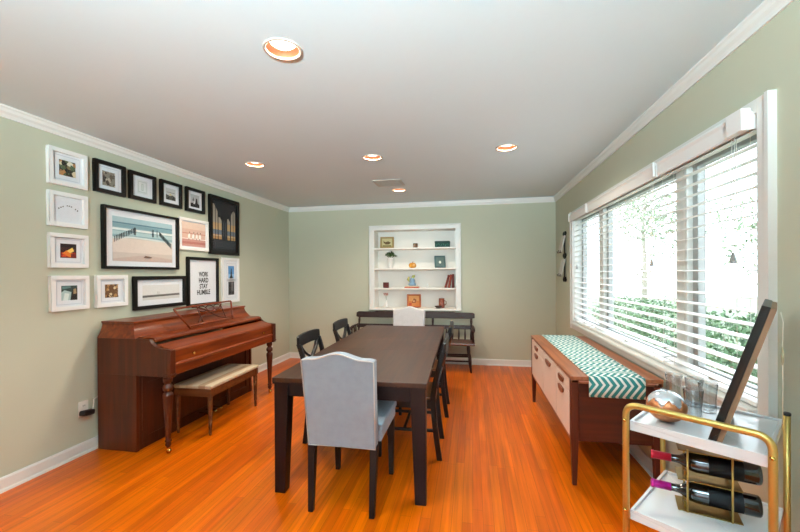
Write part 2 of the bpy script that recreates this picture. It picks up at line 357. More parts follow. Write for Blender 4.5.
# ------------------------------------------------------------------ blinds
def blind(y0, y1, label):
    t = thing('window_blind', label, 'window blind', (1.205, (y0 + y1) / 2, .785), 0, 'white slatted blinds at the window')
    h = (y1 - y0) / 2; g = .006
    s = MB(); zt = 1.175; n = 20
    for i in range(n):
        z = .045 + i * (zt - .045) / (n - 1); tl = .0025
        for sgn in (0,):
            pts = [(-.024, -tl), (-.012, .001 - tl * .5), (0, .002), (.012, .001 + tl * .5), (.024, tl)]
            top = [(x, z + dz + .0015) for x, dz in pts]; bot = [(x, z + dz - .0015) for x, dz in pts[::-1]]
            s.prism(top + bot, -h + g, h - g, 'xz')
    s.build('slats', BLIND, t)
    bx(-.026, .026, -h + g, h - g, .0, .018).build('bottom_rail', BLIND, t, bev=.004)
    bx(-.022, .026, -h + g, h - g, 1.185, 1.232).build('head_rail', BLIND, t)
    v = MB(); v.prism([(-.062, 1.175), (-.056, 1.17), (-.05, 1.175), (-.046, 1.252), (-.064, 1.262), (-.070, 1.25), (-.062, 1.235)], -h + (.101 if y0 < 2 else .002), h - .002, 'xz')
    v.box(-.056, .0, -h + .002, -h + .012, 1.175, 1.25).box(-.056, .0, h - .012, h - .002, 1.175, 1.25)
    v.build('valance', BLIND, t)
    for y in ([-h + .12, h - .12] + ([0] if h > .5 else [])):
        c = MB(); c.tube([(-.027, y, .019), (-.027, y, 1.18)], .0011, 5); c.tube([(-.0265, y, .0195), (.0265, y, .0195)], .0011, 5); c.tube([(.027, y, .019), (.027, y, 1.18)], .0011, 5); c.build('ladder_cord', CREAMP, t)
    p = MB(); yp = -h + .12 if y0 < 3 else h - .2
    for dy in (0, .02): p.tube([(-.034, yp + dy, 1.18), (-.036, yp + dy, .66)], .0011, 5)
    pc = p.build('pull_cord', CREAMP, t)
    q = MB(); q.lathe([(.004, .05), (.006, .045), (.012, .008), (.011, 0)], (-.036, yp + .01, .612), 10); q.build('tassel', mat('grey_tassel', '#9b9b97', .5), pc)
    ends = ((-h, .10),) if y0 < 2 else ((-h, .014), (h, -.014))
    for y, e in ends:
        bx(-.082, -.071 if e < .05 else -.045, min(y, y + e), max(y, y + e), 1.172, 1.264).build('valance_clip', BLIND, t, bev=.002)
    return t
blind(1.85, 2.632, 'white slatted window blind nearest the gold cart, with its pull cord and tassel')
blind(2.645, 4.085, 'widest white slatted blind, over the middle window above the console')
blind(4.098, 4.775, 'narrow white slatted blind at the far end of the window')

# ------------------------------------------------------------------ ceiling cans
cansl = ['recessed ceiling light closest to the camera, bright with a copper inner ring', 'recessed ceiling light at the left, above the gallery of picture frames',
         'recessed ceiling light in the middle row, over the dining table', 'recessed ceiling light at the right, dimmer and copper coloured, nearest the window',
         'smallest recessed ceiling light, just before the far wall beside the air vent']
can0 = None
for i, (x, y) in enumerate(CANS):
    if i == 0:
        t = can0 = thing('recessed_light', cansl[0], 'ceiling light', (x, y, HC), 0, 'recessed ceiling lights')
        m = MB(); m.lathe([(.0785, .002), (.092, .002), (.093, -.003), (.090, -.006), (.079, -.005), (.0785, .002)], n=36, cap=False); 
        m.build('trim_ring', mat('can_ring_paint', '#b9aca0', .6), t)
        m = MB(); r = [[(q * math.cos(2 * PI * j / 36), q * math.sin(2 * PI * j / 36), z) for j in range(36)] for q, z in ((.0788, -.005), (.0785, .03), (.0775, .033), (.0775, .065), (.075, .07), (.07, .14))]
        m.loft(r, False, True); m.build('baffle', BAFFLE, t)
        m = MB(); m.lathe([(.003, .020), (.03, .021), (.052, .024), (.062, .032), (.064, .045), (.052, .09), (.03, .14), (.003, .14)], n=28); m.build('bulb', BULB, t)
    else: dup(can0, (x, y, HC), 0, cansl[i])
    l = bpy.data.lights.new('can_lamp', 'AREA'); l.shape = 'DISK'; l.size = .11; l.energy = 9; l.color = (1, .86, .70); l.spread = 2.6
    lo = bpy.data.objects.new('can_lamp', l); COL.objects.link(lo); lo.location = (x, y, HC + .0165)

t = thing('ceiling_vent', 'flat rectangular air vent in the ceiling before the far lights', 'vent', (-.955, 4.425, HC))
m = MB(); m.box(-.165, .165, -.145, -.12, -.010, 0).box(-.165, .165, .12, .145, -.010, 0).box(-.165, -.14, -.12, .12, -.010, 0).box(.14, .165, -.12, .12, -.010, 0); m.build('frame', mat('vent_paint', '#b4b3ab', .6), t, bev=.002)
m = MB()
for k in range(12): m.box(-.14, .14, -.118 + k * .02, -.106 + k * .02, -.008, -.002)
m.build('louvers', mat('vent_paint', '#b4b3ab'), t)

# ------------------------------------------------------------------ picture frames on the left wall
def flat(hexc): return mat('ink_' + hexc.lstrip('#'), hexc, .7, var=.06, scale=40)
def painting(parent, w, h, z, layers, x=.012, name='picture'):
    """layers: (colour, [(u,v)...]) polygons laid on a sheet of w x h, base at height z"""
    m = MB()
    for i, (c, poly) in enumerate(layers):
        m.m(flat(c)); xx = x + i * .00012
        m.face([m.bm.verts.new((xx, -w / 2 + u * w, z + v * h)) for u, v in poly])
    return m.build(name, None, parent)
FULL = [(0, 0), (1, 0), (1, 1), (0, 1)]
def R(u0, v0, u1, v1): return [(u0, v0), (u1, v0), (u1, v1), (u0, v1)]
def blobs(seed, base, pal, n=26, s=.22):
    q = random.Random(seed); L = [(base, FULL)]
    for _ in range(n):
        cx, cy = q.random(), q.random(); r = s * (.3 + q.random()); k = q.randint(4, 7); a0 = q.random() * 6
        L.append((q.choice(pal), [(min(1, max(0, cx + r * (.5 + .5 * q.random()) * math.cos(a0 + 2 * PI * j / k))), min(1, max(0, cy + r * (.5 + .5 * q.random()) * math.sin(a0 + 2 * PI * j / k)))) for j in range(k)]))
    return L
def frame(y0, y1, z0, z1, black, border, pics, label, group, depth=.03, lift=0, mcol=None):
    """pics: list of (u0,v0,u1,v1 within the frame, layers)"""
    W, H = y1 - y0, z1 - z0; yc = (y0 + y1) / 2
    t = thing('picture_frame', label, 'picture frame', (XL, yc, z0), 0, group); b = border
    m = MB(); m.box(.001, depth, -W / 2, W / 2, 0, b).box(.001, depth, -W / 2, W / 2, H - b, H).box(.001, depth, -W / 2, -W / 2 + b, b, H - b).box(.001, depth, W / 2 - b, W / 2, b, H - b)
    m.build('frame_moulding', BLKF if black else WHTF, t, bev=.002)
    m = MB(); m.box(.002, .010, -W / 2 + b * .9, W / 2 - b * .9, b * .9, H - b * .9); m.build('mat_board', mcol or MATB, t)
    for (u0, v0, u1, v1, L) in pics:
        if (v1 - v0) * H < .2 and (u1 - u0) < .6:   # bevelled mat window
            e = .008; ym = -W / 2; mm = MB()
            mm.m(mat('mat_bevel', '#c9ced6', .8))
            mm.box(.010, .0115, ym + u0 * W - e * 4, ym + u1 * W + e * 4, v0 * H - e * 4, v1 * H + e * 4)
            mm.m(MATB); mm.box(.010, .0118, ym + u0 * W - e * 3.4, ym + u1 * W + e * 3.4, v0 * H - e * 3.4, v1 * H + e * 3.4)
            mm.build('inner_mat', None, t)
        p = painting(t, (u1 - u0) * W, (v1 - v0) * H, v0 * H, L); p.location.y = ((u0 + u1) / 2 - .5) * W
    bx(.0165, .0175, -W / 2 + b * .9, W / 2 - b * .9, b * .9, H - b * .9).build('glass_pane', PICG, t)
    return t
G1, G2, G3 = 'white frames down the left of the gallery', 'row of small black frames', None
c4 = (.29, .29, .71, .71)
frame(2.165, 2.438, 2.012, 2.276, 0, .03, [c4 + (blobs(1, '#3a3428', ['#8c7a52', '#d8caa8', '#26221c', '#b5814f', '#5d6a4a', '#e6dcc4']),)], 'topmost white frame of the left column, dark multicoloured snapshot', G1)
frame(2.165, 2.438, 1.714, 1.964, 0, .03, [(.2, .25, .8, .75, [('#dfe3e8', FULL)] + [('#4a4438', [(.1 + .8 * k / 9, .5 + .22 * math.sin(PI * k / 9)), (.16 + .8 * k / 9, .52 + .22 * math.sin(PI * k / 9)), (.14 + .8 * k / 9, .60 + .2 * math.sin(PI * k / 9)), (.10 + .8 * k / 9, .57 + .2 * math.sin(PI * k / 9))]) for k in (0, 1, 2, 4, 5, 6, 8, 9)])], 'white frame second from the top of the left column, thin dark birds on white', G1)
frame(2.168, 2.440, 1.417, 1.665, 0, .03, [c4 + ([('#3a1410', FULL), ('#a52a14', R(.05, .05, .95, .4)), ('#e07a1e', [(.1, .3), (.4, .55), (.9, .2), (.6, .05)]), ('#f6d067', [(.4, .5), (.75, .75), (.85, .5), (.6, .35)]), ('#7c1c14', R(.65, .05, .97, .3)), ('#d84a1c', [(.05, .1), (.3, .3), (.35, .08)]), ('#1c0f0c', R(.05, .75, .95, .95))],)], 'white frame with a glowing red and orange picture', G1)
frame(2.173, 2.444, 1.105, 1.360, 0, .03, [c4 + ([('#31433f', FULL), ('#a9c4c2', [(.0, .0), (.55, .0), (.62, .55), (.2, .7), (0, .55)]), ('#d7e4e0', [(.1, 0), (.4, 0), (.5, .45), (.2, .5)]), ('#2a2119', [(.6, 0), (1, 0), (1, .8), (.7, .7)]), ('#a98c62', [(.75, .4), (.95, .45), (.9, .8), (.75, .75)]), ('#5c7f7c', [(.05, .75), (.6, .85), (.55, .98), (.05, .95)])],)], 'lowest white frame of the left column, pale teal and brown picture', G1)
frame(2.505, 2.780, 1.104, 1.360, 0, .03, [c4 + (blobs(9, '#6f4c2c', ['#b58550', '#dcc79c', '#4a2f1c', '#97683a', '#c9a878'], 40, .13),)], 'single white square frame with a brown mottled picture, left of the panoramic one', None)
frame(2.497, 2.770, 2.024, 2.283, 1, .03, [(.27, .25, .68, .7, blobs(3, '#8d8577', ['#3b332c', '#c4b7a3', '#6d5d4d', '#e0d8cc', '#51463b'], 30, .16))], 'leftmost small black frame of the top row, brownish group snapshot', G2)
frame(2.811, 3.090, 2.028, 2.275, 1, .03, [(.3, .25, .7, .75, [('#d8dcdc', FULL), ('#c2c9c7', R(.1, .1, .9, .9)), ('#dde1e0', R(.16, .16, .84, .84)), ('#b9c4bd', R(.4, .25, .6, .75)), ('#d3dad6', R(.44, .3, .56, .7))])], 'second small black frame of the top row, almost blank pale picture', G2)
frame(3.146, 3.415, 2.030, 2.277, 1, .03, [(.27, .27, .73, .73, [('#c6cac9', FULL), ('#57564e', [(0, 0), (1, 0), (1, .3), (.7, .45), (.4, .35), (0, .45)]), ('#d5c48a', [(.3, .4), (.6, .4), (.5, .6)]), ('#8c8f8a', R(.1, .62, .9, .68)), ('#2d2c29', [(.1, .05), (.35, .05), (.3, .3)]), ('#34342f', [(.6, .05), (.9, .02), (.8, .35)])])], 'third small black frame of the top row, grey landscape with yellow patch', G2)
frame(3.474, 3.751, 2.028, 2.280, 1, .03, [(.27, .22, .75, .75, [('#b8bcbd', FULL), ('#1e1e1c', [(.0, 0), (1, 0), (1, .25), (.8, .35), (.75, .7), (.6, .72), (.55, .35), (0, .3)]), ('#e8e8e6', [(.3, .25), (.5, .25), (.45, .55)]), ('#4b4b47', [(.2, .5), (.4, .5), (.3, .8)])])], 'rightmost small black frame of the top row, high contrast black and white shot', G2)
# pier photo: dark columns under a pier against dusk sky
L = [('#1a1c22', FULL)]
for u0, u1, tp in ((.08, .25, .90), (.28, .40, .66), (.62, .73, .66), (.77, .94, .86)):
    L += [('#a89f90', [(u0, .42), (u1, .42), (u1, tp - .06), ((u0 + u1) / 2, tp), (u0, tp)]), ('#c9a878', R(u0, .42, u1, .55)), ('#6f7d8c', R(u0, .33, u1, .42)), ('#b98f5c', R(u0, .24, u1, .33)), ('#d6c2a2', R(u0, .30, u1, .315))]
L += [('#111318', R(.155, .22, .175, .92)), ('#111318', R(.85, .22, .87, .90)), ('#23262e', [(.40, .24), (.62, .24), (.60, .62), (.42, .62)]), ('#4a515c', R(.455, .30, .475, .58)), ('#4a515c', R(.54, .30, .56, .58)), ('#2b2f38', R(.08, .06, .94, .22)), ('#20232a', [(.08, .93), (.94, .93), (.72, .70), (.30, .70)])]
frame(3.831, 4.375, 1.597, 2.275, 1, .035, [(.06, .05, .94, .95, L)], 'large upright black frame with a dark view beneath a pier, right end of the gallery', None, .035)
# sea with two rows of old posts running into the surf
L = [('#cabdb3', FULL), ('#c2aea4', [(0, 0), (.3, .0), (.8, 0), (1, 0), (1, .08), (.5, .16), (0, .05)]), ('#d9ccc1', R(0, .2, 1, .52)), ('#8fb0b6', [(0, .5), (.3, .54), (.7, .52), (1, .5), (1, 1), (0, 1)]), ('#aecacc', R(0, .6, 1, .68)), ('#dfe6e3', R(0, .70, 1, .75)), ('#7fa3ad', R(0, .77, 1, .84)), ('#5d8494', R(0, .85, 1, .88)), ('#a6c3ca', R(0, .88, 1, 1)),
     ('#cdd9d6', [(0, .5), (.3, .54), (.7, .52), (1, .5), (1, .53), (.7, .56), (.3, .58), (0, .54)])]
q = random.Random(4)
for k in range(13):
    u = .02 + .30 * (k / 12); v = .42 + .26 * (k / 12); hh = .14 - .03 * k / 12
    L.append(('#3c4a50', [(u, v), (u + .010, v), (u + .013 + .01 * q.random(), v + hh), (u + .002, v + hh)]))
    u = .98 - .22 * (k / 12); v = .36 + .30 * (k / 12)
    L.append(('#3c4a50', [(u - .011, v), (u, v), (u - .002, v + hh), (u - .014 - .01 * q.random(), v + hh)]))
for u in (.315, .335, .62, .635, .70): L.append(('#38454b', [(u, .62), (u + .011, .62), (u + .010, .80), (u + .001, .80)]))
L += [('#7b6557', [(.47, .10), (.6, .09), (.61, .12), (.5, .14)]), ('#5b4a40', [(.5, .115), (.58, .11), (.57, .125)])]
frame(2.562, 3.360, 1.413, 1.932, 1, .022, [(.115, .13, .915, .85, L)], 'largest frame, black, beach photo with rows of posts in the surf', None, .035)
# pelicans on pink sand
L = [('#d9b6a4', FULL), ('#c9958a', R(0, 0, 1, .35)), ('#e2c9b8', R(0, .72, 1, 1)), ('#b9776c', R(0, .10, 1, .2)), ('#f0e2d6', R(0, .3, 1, .34)), ('#c98f80', R(0, .52, 1, .56))]
for u in (.28, .45, .60, .74):
    L += [('#f3efe9', [(u - .05, .34), (u + .04, .34), (u + .05, .48), (u, .55), (u - .04, .46)]), ('#4a3c36', [(u - .02, .28), (u + .0, .28), (u, .36), (u - .02, .36)]), ('#55453d', [(u, .52), (u + .05, .60), (u + .02, .62)])]
frame(3.382, 3.817, 1.620, 1.953, 0, .03, [(.1, .12, .9, .88, L)], 'white landscape frame with white birds on pink sand', None, .022)
# panoramic horizon
L = [('#d9d9d6', FULL), ('#cfcfca', R(0, 0, 1, .3)), ('#6d6b66', [(0, .18), (1, .22), (1, .36), (0, .32)]), ('#3f3d3a', [(0, .18), (1, .22), (1, .26), (0, .22)]), ('#a4a29d', R(.38, .36, .395, .55)), ('#b0aeaa', R(.42, .36, .43, .5))]
frame(2.844, 3.457, 1.050, 1.350, 1, .032, [(.16, .27, .88, .72, L)], 'black panoramic frame with a pale seascape, just above the piano top', None)
fr14 = frame(3.485, 3.978, 1.020, 1.550, 1, .030, [], 'black upright frame with bold stacked black lettering on white', None)
# lettering of the print
def words(parent, lines, x, yc, ztop, lh, width, material):
    for i, s in enumerate(lines):
        cu = bpy.data.curves.new('lettering', 'FONT'); cu.body = s; cu.align_x = 'CENTER'; cu.size = 1; cu.extrude = .001; cu.offset = .030
        tmp = bpy.data.objects.new('tmp', cu); COL.objects.link(tmp); bpy.context.view_layer.update()
        dg = bpy.context.evaluated_depsgraph_get(); me = bpy.data.meshes.new_from_object(tmp.evaluated_get(dg)); bpy.data.objects.remove(tmp)
        xs = [v.co.x for v in me.vertices]; ys = [v.co.y for v in me.vertices]; w0 = max(xs) - min(xs); h0 = max(ys) - min(ys); xm = (max(xs) + min(xs)) / 2; y0_ = min(ys)
        for v in me.vertices:
            X_, Y_, Z_ = v.co; v.co = (x + Z_ * .2, yc + (X_ - xm) / w0 * width[i], ztop - (i + 1) * lh + (Y_ - y0_) / h0 * lh * .82)
        me.materials.clear(); me.materials.append(material); o = bpy.data.objects.new('lettering', me); COL.objects.link(o); o.parent = parent
words(fr14, ['WORK', 'HARD', 'STAY', 'HUMBLE'], .0112, .01, .385, .066, [.15, .15, .13, .21], flat('#22211f'))
L1 = [('#5b93c9', FULL), ('#8fb9dd', R(0, 0, 1, .35)), ('#20242a', [(.35, .0), (.65, .0), (.6, .45), (.55, .8), (.45, .8), (.4, .45)]), ('#20242a', [(.2, 0), (.8, 0), (.7, .18), (.3, .18)])]
L2 = [('#4b4a4d', FULL), ('#2a292c', R(.1, .1, .45, .9)), ('#7c7672', R(.55, .3, .7, .95)), ('#35332f', R(.6, .05, .95, .25))]
frame(4.052, 4.393, 1.018, 1.563, 0, .028, [(.36, .54, .70, .82, L1), (.36, .17, .70, .47, L2)], 'tall narrow white frame holding two small pictures, one blue, one grey', None, .02)

# ------------------------------------------------------------------ piano
PX, PY = XL + .038, 2.492; PL = 1.56
t = thing('upright_piano', 'glossy reddish brown spinet piano against the left wall under the frames', 'piano', (PX, PY, 0))
def cyma(x0, z0, x1, z1, n=6):
    out = []
    for i in range(n + 1):
        a = i / n; s_ = a - math.sin(2 * PI * a) / (2 * PI) * .55; out.append((x0 + (x1 - x0) * s_, z0 + (z1 - z0) * a))
    return out
arm = [(0, .588), (.655, .588), (.655, .795), (.60, .798), (.56, .803), (.52, .818), (.49, .842), (.475, .868), (.30, .872), (0, .872)]
for y0 in (0, PL - .035):
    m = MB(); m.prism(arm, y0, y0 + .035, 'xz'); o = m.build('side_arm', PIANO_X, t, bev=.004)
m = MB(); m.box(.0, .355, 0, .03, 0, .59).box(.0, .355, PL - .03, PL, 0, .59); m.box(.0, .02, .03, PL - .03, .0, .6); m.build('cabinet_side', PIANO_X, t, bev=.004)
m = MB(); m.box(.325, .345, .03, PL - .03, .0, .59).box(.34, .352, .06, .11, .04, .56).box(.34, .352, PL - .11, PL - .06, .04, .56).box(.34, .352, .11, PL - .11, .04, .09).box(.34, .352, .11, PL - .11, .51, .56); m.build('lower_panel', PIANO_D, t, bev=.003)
m = MB(); m.box(.0, .645, .035, PL - .035, .592, .66); m.build('key_bed', PIANO_Y, t, bev=.005)
m = MB(); m.prism([(.50, .66), (.648, .66), (.652, .672), (.640, .684), (.640, .775), (.634, .79), (.615, .798), (.50, .826)], .036, PL - .036, 'xz'); fb = m.build('fallboard', PIANO_Y, t, bev=.003)
for y in (.25, PL - .25):
    k = MB(); M_ = Matrix.Translation((.640, y, .722)) @ Matrix.Rotation(PI / 2, 4, 'Y'); k.lathe([(.004, 0), (.004, .01), (.010, .014), (.011, .02), (.006, .026)], n=14, M=M_); k.build('fallboard_knob', BRASS, fb)
m = MB(); m.prism([(.30, .83), (.475, .835), (.492, .846), (.492, .862), (.482, .876), (.455, .880), (.30, .880)], .036, PL - .036, 'xz'); m.build('front_shelf', PIANO_Y, t, bev=.003)
# upper case with a concave moulded edge
m = MB(); rings = []
for i in range(9):
    a = i / 8; z = .872 + a * .112; ins = .0 + .045 * math.sin(a * PI / 2); xf = .345 - .052 * math.sin(a * PI / 2)
    if i == 8: ins -= .004; xf += .004
    rings.append([(0, ins, z), (xf, ins, z), (xf, PL - ins, z), (0, PL - ins, z)])
m.loft(rings); m.build('upper_case', PIANO_Y, t)
m = MB(); m.box(0, .303, .034, PL - .034, .984, .998); m.build('top_lid', PIANO_Y, t, bev=.004)
for y0, y1 in ((-.004, .05), (PL - .05, PL + .004)):
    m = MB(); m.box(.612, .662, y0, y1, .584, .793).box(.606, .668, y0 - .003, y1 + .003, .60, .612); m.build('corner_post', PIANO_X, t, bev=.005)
# turned legs with castors
LP = [(.028, .585), (.032, .575), (.032, .545), (.022, .538), (.020, .53), (.033, .515), (.036, .50), (.034, .485), (.022, .475), (.020, .468), (.034, .458), (.036, .44), (.030, .36), (.024, .25), (.019, .13), (.017, .11), (.024, .10), (.024, .092), (.016, .085), (.021, .075), (.021, .06), (.014, .052), (.012, .045)]
for y in (.035, PL - .035):
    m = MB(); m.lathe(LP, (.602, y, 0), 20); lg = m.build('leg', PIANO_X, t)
    m = MB(); M_ = Matrix.Translation((.607, y, .0185)) @ Matrix.Rotation(PI / 2, 4, 'X'); m.lathe([(.004, -.012), (.016, -.010), (.018, -.004), (.018, .004), (.016, .010), (.004, .012)], n=14, M=M_); m.box(.593, .611, y - .015, y + .015, .03, .048); m.build('castor', BRASS, lg)
# music desk
d = MB(); xb, xt = .44, .345
def dp(y, z): a = (z - .88) / .2; return (xb + (xt - xb) * a, y, z)
d.tube(rpath([dp(.48, .882), dp(.38, 1.065), dp(1.19, 1.078), dp(1.09, .90)], .02), .009, 8)
d.tube([dp(.47, .905), dp(1.12, .912)], .010, 8)
dm = d.build('music_desk', PIANO_Y, t)
d = MB()
d.tube([dp(.66, .91), dp(.66, 1.068)], .005, 6); d.tube([dp(1.0, .91), dp(1.0, 1.072)], .005, 6)
for k in range(2):
    pts = []
    for i in range(17):
        a = i / 16; y = .60 + .42 * a; z = (.925 + .135 * a) if k == 0 else (1.06 - .135 * a); z += .018 * math.sin(2 * PI * a); pts.append(dp(y, z))
    d.tube(pts, .006, 6)
for yc in (.72, .83, .94):
    d.tube([dp(yc + .055 * math.cos(2 * PI * j / 14), 1.035 + .026 * math.sin(2 * PI * j / 14)) for j in range(14)], .005, 6, closed=True)
d.build('lattice', PIANO_X, dm)
# pedals
for k in range(3):
    m = MB(); y = PL / 2 + (k - 1) * .09; m.tube([(.33, y, .06), (.40, y, .058), (.45, y, .052), (.47, y, .046)], [.008, .009, .016, .013], 8, flat=(.5, 1)); m.build('pedal', BRASS, t)

# bench of the piano
t = thing('piano_bench', 'brown piano bench with a pale striped padded top', 'bench', (-2.345, 3.23, 0), math.radians(1.5))
bench_cloth = stripe_mat('striped_bench_cloth', ['#b7a389', '#9f8568', '#c2b094', '#a98d6c', '#bba88d', '#b29c80'], .36, 0)
a, b_ = .178, .385
m = MB(); m.box(-a, a, -b_, b_, .392, .425); m.build('padded_top', bench_cloth, t, bev=.012, seg=3)
m = MB(); m.box(-a + .01, a - .01, -b_ + .01, -b_ + .028, .325, .392).box(-a + .01, a - .01, b_ - .028, b_ - .01, .325, .392).box(-a + .01, -a + .028, -b_ + .02, b_ - .02, .325, .392).box(a - .028, a - .01, -b_ + .02, b_ - .02, .325, .392).box(-a + .02, a - .02, -b_ + .02, b_ - .02, .38, .392); m.build('apron', BENCHW, t, bev=.003)
for sx in (-1, 1):
    for sy in (-1, 1):
        m = MB(); x, y = sx * (a - .026), sy * (b_ - .026)
        m.bar((x, y, .33), (x, y, .388), (.04, .04)); m.lathe([(.018, .33), (.021, .31), (.020, .28), (.014, .08), (.016, .07), (.012, .055), (.013, .03), (.011, .0)], (x, y, 0), 14); m.build('leg', BENCHW, t)

# wall outlets
for (y, z, lb, plug) in ((2.41, .345, 'white wall outlet with a black adapter plugged in, left of the piano', 1), (5.20, .33, 'plain white wall outlet in the far left, past the piano', 0)):
    t = thing('wall_outlet', lb, 'outlet', (XL, y, z))
    m = MB(); m.box(0, .007, -.037, .037, -.058, .058); m.build('cover_plate', CREAMP, t, bev=.003)
    for dz in (-.022, .022):
        m = MB(); m.box(.007, .009, -.016, .016, dz - .013, dz + .013); so = m.build('socket', CREAMP, t, bev=.003)
        m = MB(); m.box(.009, .0096, -.008, -.005, dz - .006, dz + .006).box(.009, .0096, .005, .008, dz - .006, dz + .006); m.build('slot', BLKPL, so)
t = thing('power_adapter', 'black power adapter with a white cord, in the outlet left of the piano', 'adapter', (XL + .0101, 2.41, .315))
a_ = MB(); a_.box(.0, .05, -.045, .05, -.02, .02); a_.build('adapter_body', BLKPL, t, bev=.012, seg=3, rot=(-.12, 0, 0))
m = MB(); m.tube(rpath([(.03, .040, .005), (.03, .050, .05), (.012, .065, .08), (.012, .105, .095)], .008), .004, 8); m.build('power_cord', CREAMP, t)

# ------------------------------------------------------------------ dining table
TXa, TXb, TYa, TYb = -1.20, -.25, 2.09, 4.42
t = thing('dining_table', 'long dark espresso wooden dining table with tapered legs', 'table', (-.770, 3.388, 0), math.radians(1.5))
hw, hl = .480, 1.205
m = MB()
cuts = [-hl, -.25, .27, hl]
for y0, y1 in zip(cuts, cuts[1:]):
    m.box(-hw, hw, y0 + .0008, y1 - .0008, .692, .72)
m.build('table_top', TABLEW, t, bev=.002)
m = MB(); m.box(-hw + .002, hw - .002, -hl + .002, hl - .002, .682, .6925); m.build('top_underside', TABLEL, t)
m = MB(); e = .03
m.box(-hw + e, hw - e, -hl + .03, -hl + .055, .60, .682).box(-hw + e, hw - e, hl - .055, hl - .03, .60, .682).box(-hw + e, -hw + e + .025, -hl + .06, hl - .06, .60, .682).box(hw - e - .025, hw - e, -hl + .06, hl - .06, .60, .682)
m.build('apron', TABLEL, t, bev=.002)
for sx in (-1, 1):
    for sy in (-1, 1):
        m = MB(); w0, w1 = .088, .066; xo, yo = sx * (hw - .008), sy * (hl - .012)
        for (za, zb, wa, wb) in ((0, .58, w1, w0), (.58, .6815, w0, w0)):
            m.bar((xo - sx * wa / 2, yo - sy * wa / 2, za), (xo - sx * wb / 2, yo - sy * wb / 2, zb), (wa, wa), (wb, wb))
        m.build('leg', TABLEL, t, bev=.003)

# ------------------------------------------------------------------ cross-back dining chairs
def xchair(name, label, loc, rz, group):
    t = thing(name, label, 'chair', loc, rz, group)
    # local: faces +y, back posts at -y
    def back_y(z): return -.205 - .0 if z < .45 else -.205 - .10 * ((z - .45) / .41) ** 1.4
    for s in (-1, 1):
        m = MB(); rings = []
        for i in range(13):
            z = i / 12 * .80; y = -.205 - .045 * (1 - min(z, .45) / .45) ** 1.5 if z < .45 else back_y(z)
            x = s * (.186 + .026 * z / .80); w, dd = .027 + .004 * math.sin(PI * z / .8), .038
            rings.append([(x - w / 2, y - dd / 2, z), (x + w / 2, y - dd / 2, z), (x + w / 2, y + dd / 2, z), (x - w / 2, y + dd / 2, z)])
        m.loft(rings); m.build('rear_leg', BLACKW, t, bev=.004)
        m = MB(); m.bar((s * .19, .195, 0), (s * .195, .19, .43), (.028, .028), (.038, .038)); m.build('front_leg', BLACKW, t, bev=.004)
    # curved top rail
    m = MB(); rings = []
    for i in range(13):
        a = i / 12 * 2 - 1; x = a * .228; y = back_y(.81) - .016 * (1 - a * a) + .004; zt = .866 + .006 * (1 - a * a) - .006 * abs(a) ** 8; zb = .772 + .003 * (1 - a * a)
        rings.append([(x, y - .012, zb), (x, y + .012, zb), (x, y + .006, zt), (x, y - .016, zt)])
    m.loft(rings); m.build('top_rail', BLACKW, t, bev=.006)
    m = MB(); rings = []
    for i in range(9):
        a = i / 8 * 2 - 1; x = a * .18; y = back_y(.5) - .012 * (1 - a * a); rings.append([(x, y - .01, .50), (x, y + .01, .50), (x, y + .01, .535), (x, y - .01, .535)])
    m.loft(rings); m.build('lower_rail', BLACKW, t, bev=.003)
    for s in (-1, 1):
        pts = []
        for i in range(11):
            a = i / 10; z = .52 + .27 * a; x = s * (-.165 + .35 * a + .035 * math.sin(2 * PI * a) * -1); pts.append((x, back_y(z) - .02 * math.sin(PI * (.2 + .7 * a)) + s * .004, z))
        m = MB(); m.tube(pts, .014, 8, flat=(.75, 1.2)); m.build('cross_slat', BLACKW, t)
    m = MB(); poly = [(-.19, -.20), (.19, -.20), (.215, .0), (.225, .19), (.20, .215), (-.20, .215), (-.225, .19), (-.215, .0)]
    m.prism(poly, .437, .458, 'xy'); m.build('seat', SEATW, t, bev=.006)
    m = MB(); m.box(-.18, .18, .175, .195, .375, .436).box(-.175, .175, -.215, -.195, .375, .436).box(-.2, -.182, -.2, .18, .375, .436).box(.182, .2, -.2, .18, .375, .436); m.build('seat_frame', BLACKW, t, bev=.003)
    m = MB(); m.box(-.19, -.172, -.21, .19, .20, .222).box(.172, .19, -.21, .19, .20, .222).box(-.18, .18, .0, .02, .20, .222); m.build('stretcher', BLACKW, t, bev=.003)
    return t
GC = 'black cross-back dining chairs'
ch = xchair('dining_chair', 'black cross-back chair at the left side of the table, nearer the camera', (-1.078, 3.06, 0), -PI / 2 + .03, GC)
dup(ch, (-1.083, 3.88, 0), -PI / 2 + .03, 'black cross-back chair at the left side of the table, farther from the camera', GC)
dup(ch, (-.49, 2.95, 0), PI / 2 + .03, 'black cross-back chair tucked in at the right side of the table, nearer the camera', GC)
dup(ch, (-.49, 3.79, 0), PI / 2 + .03, 'black cross-back chair tucked in at the right side of the table, farther away', GC)

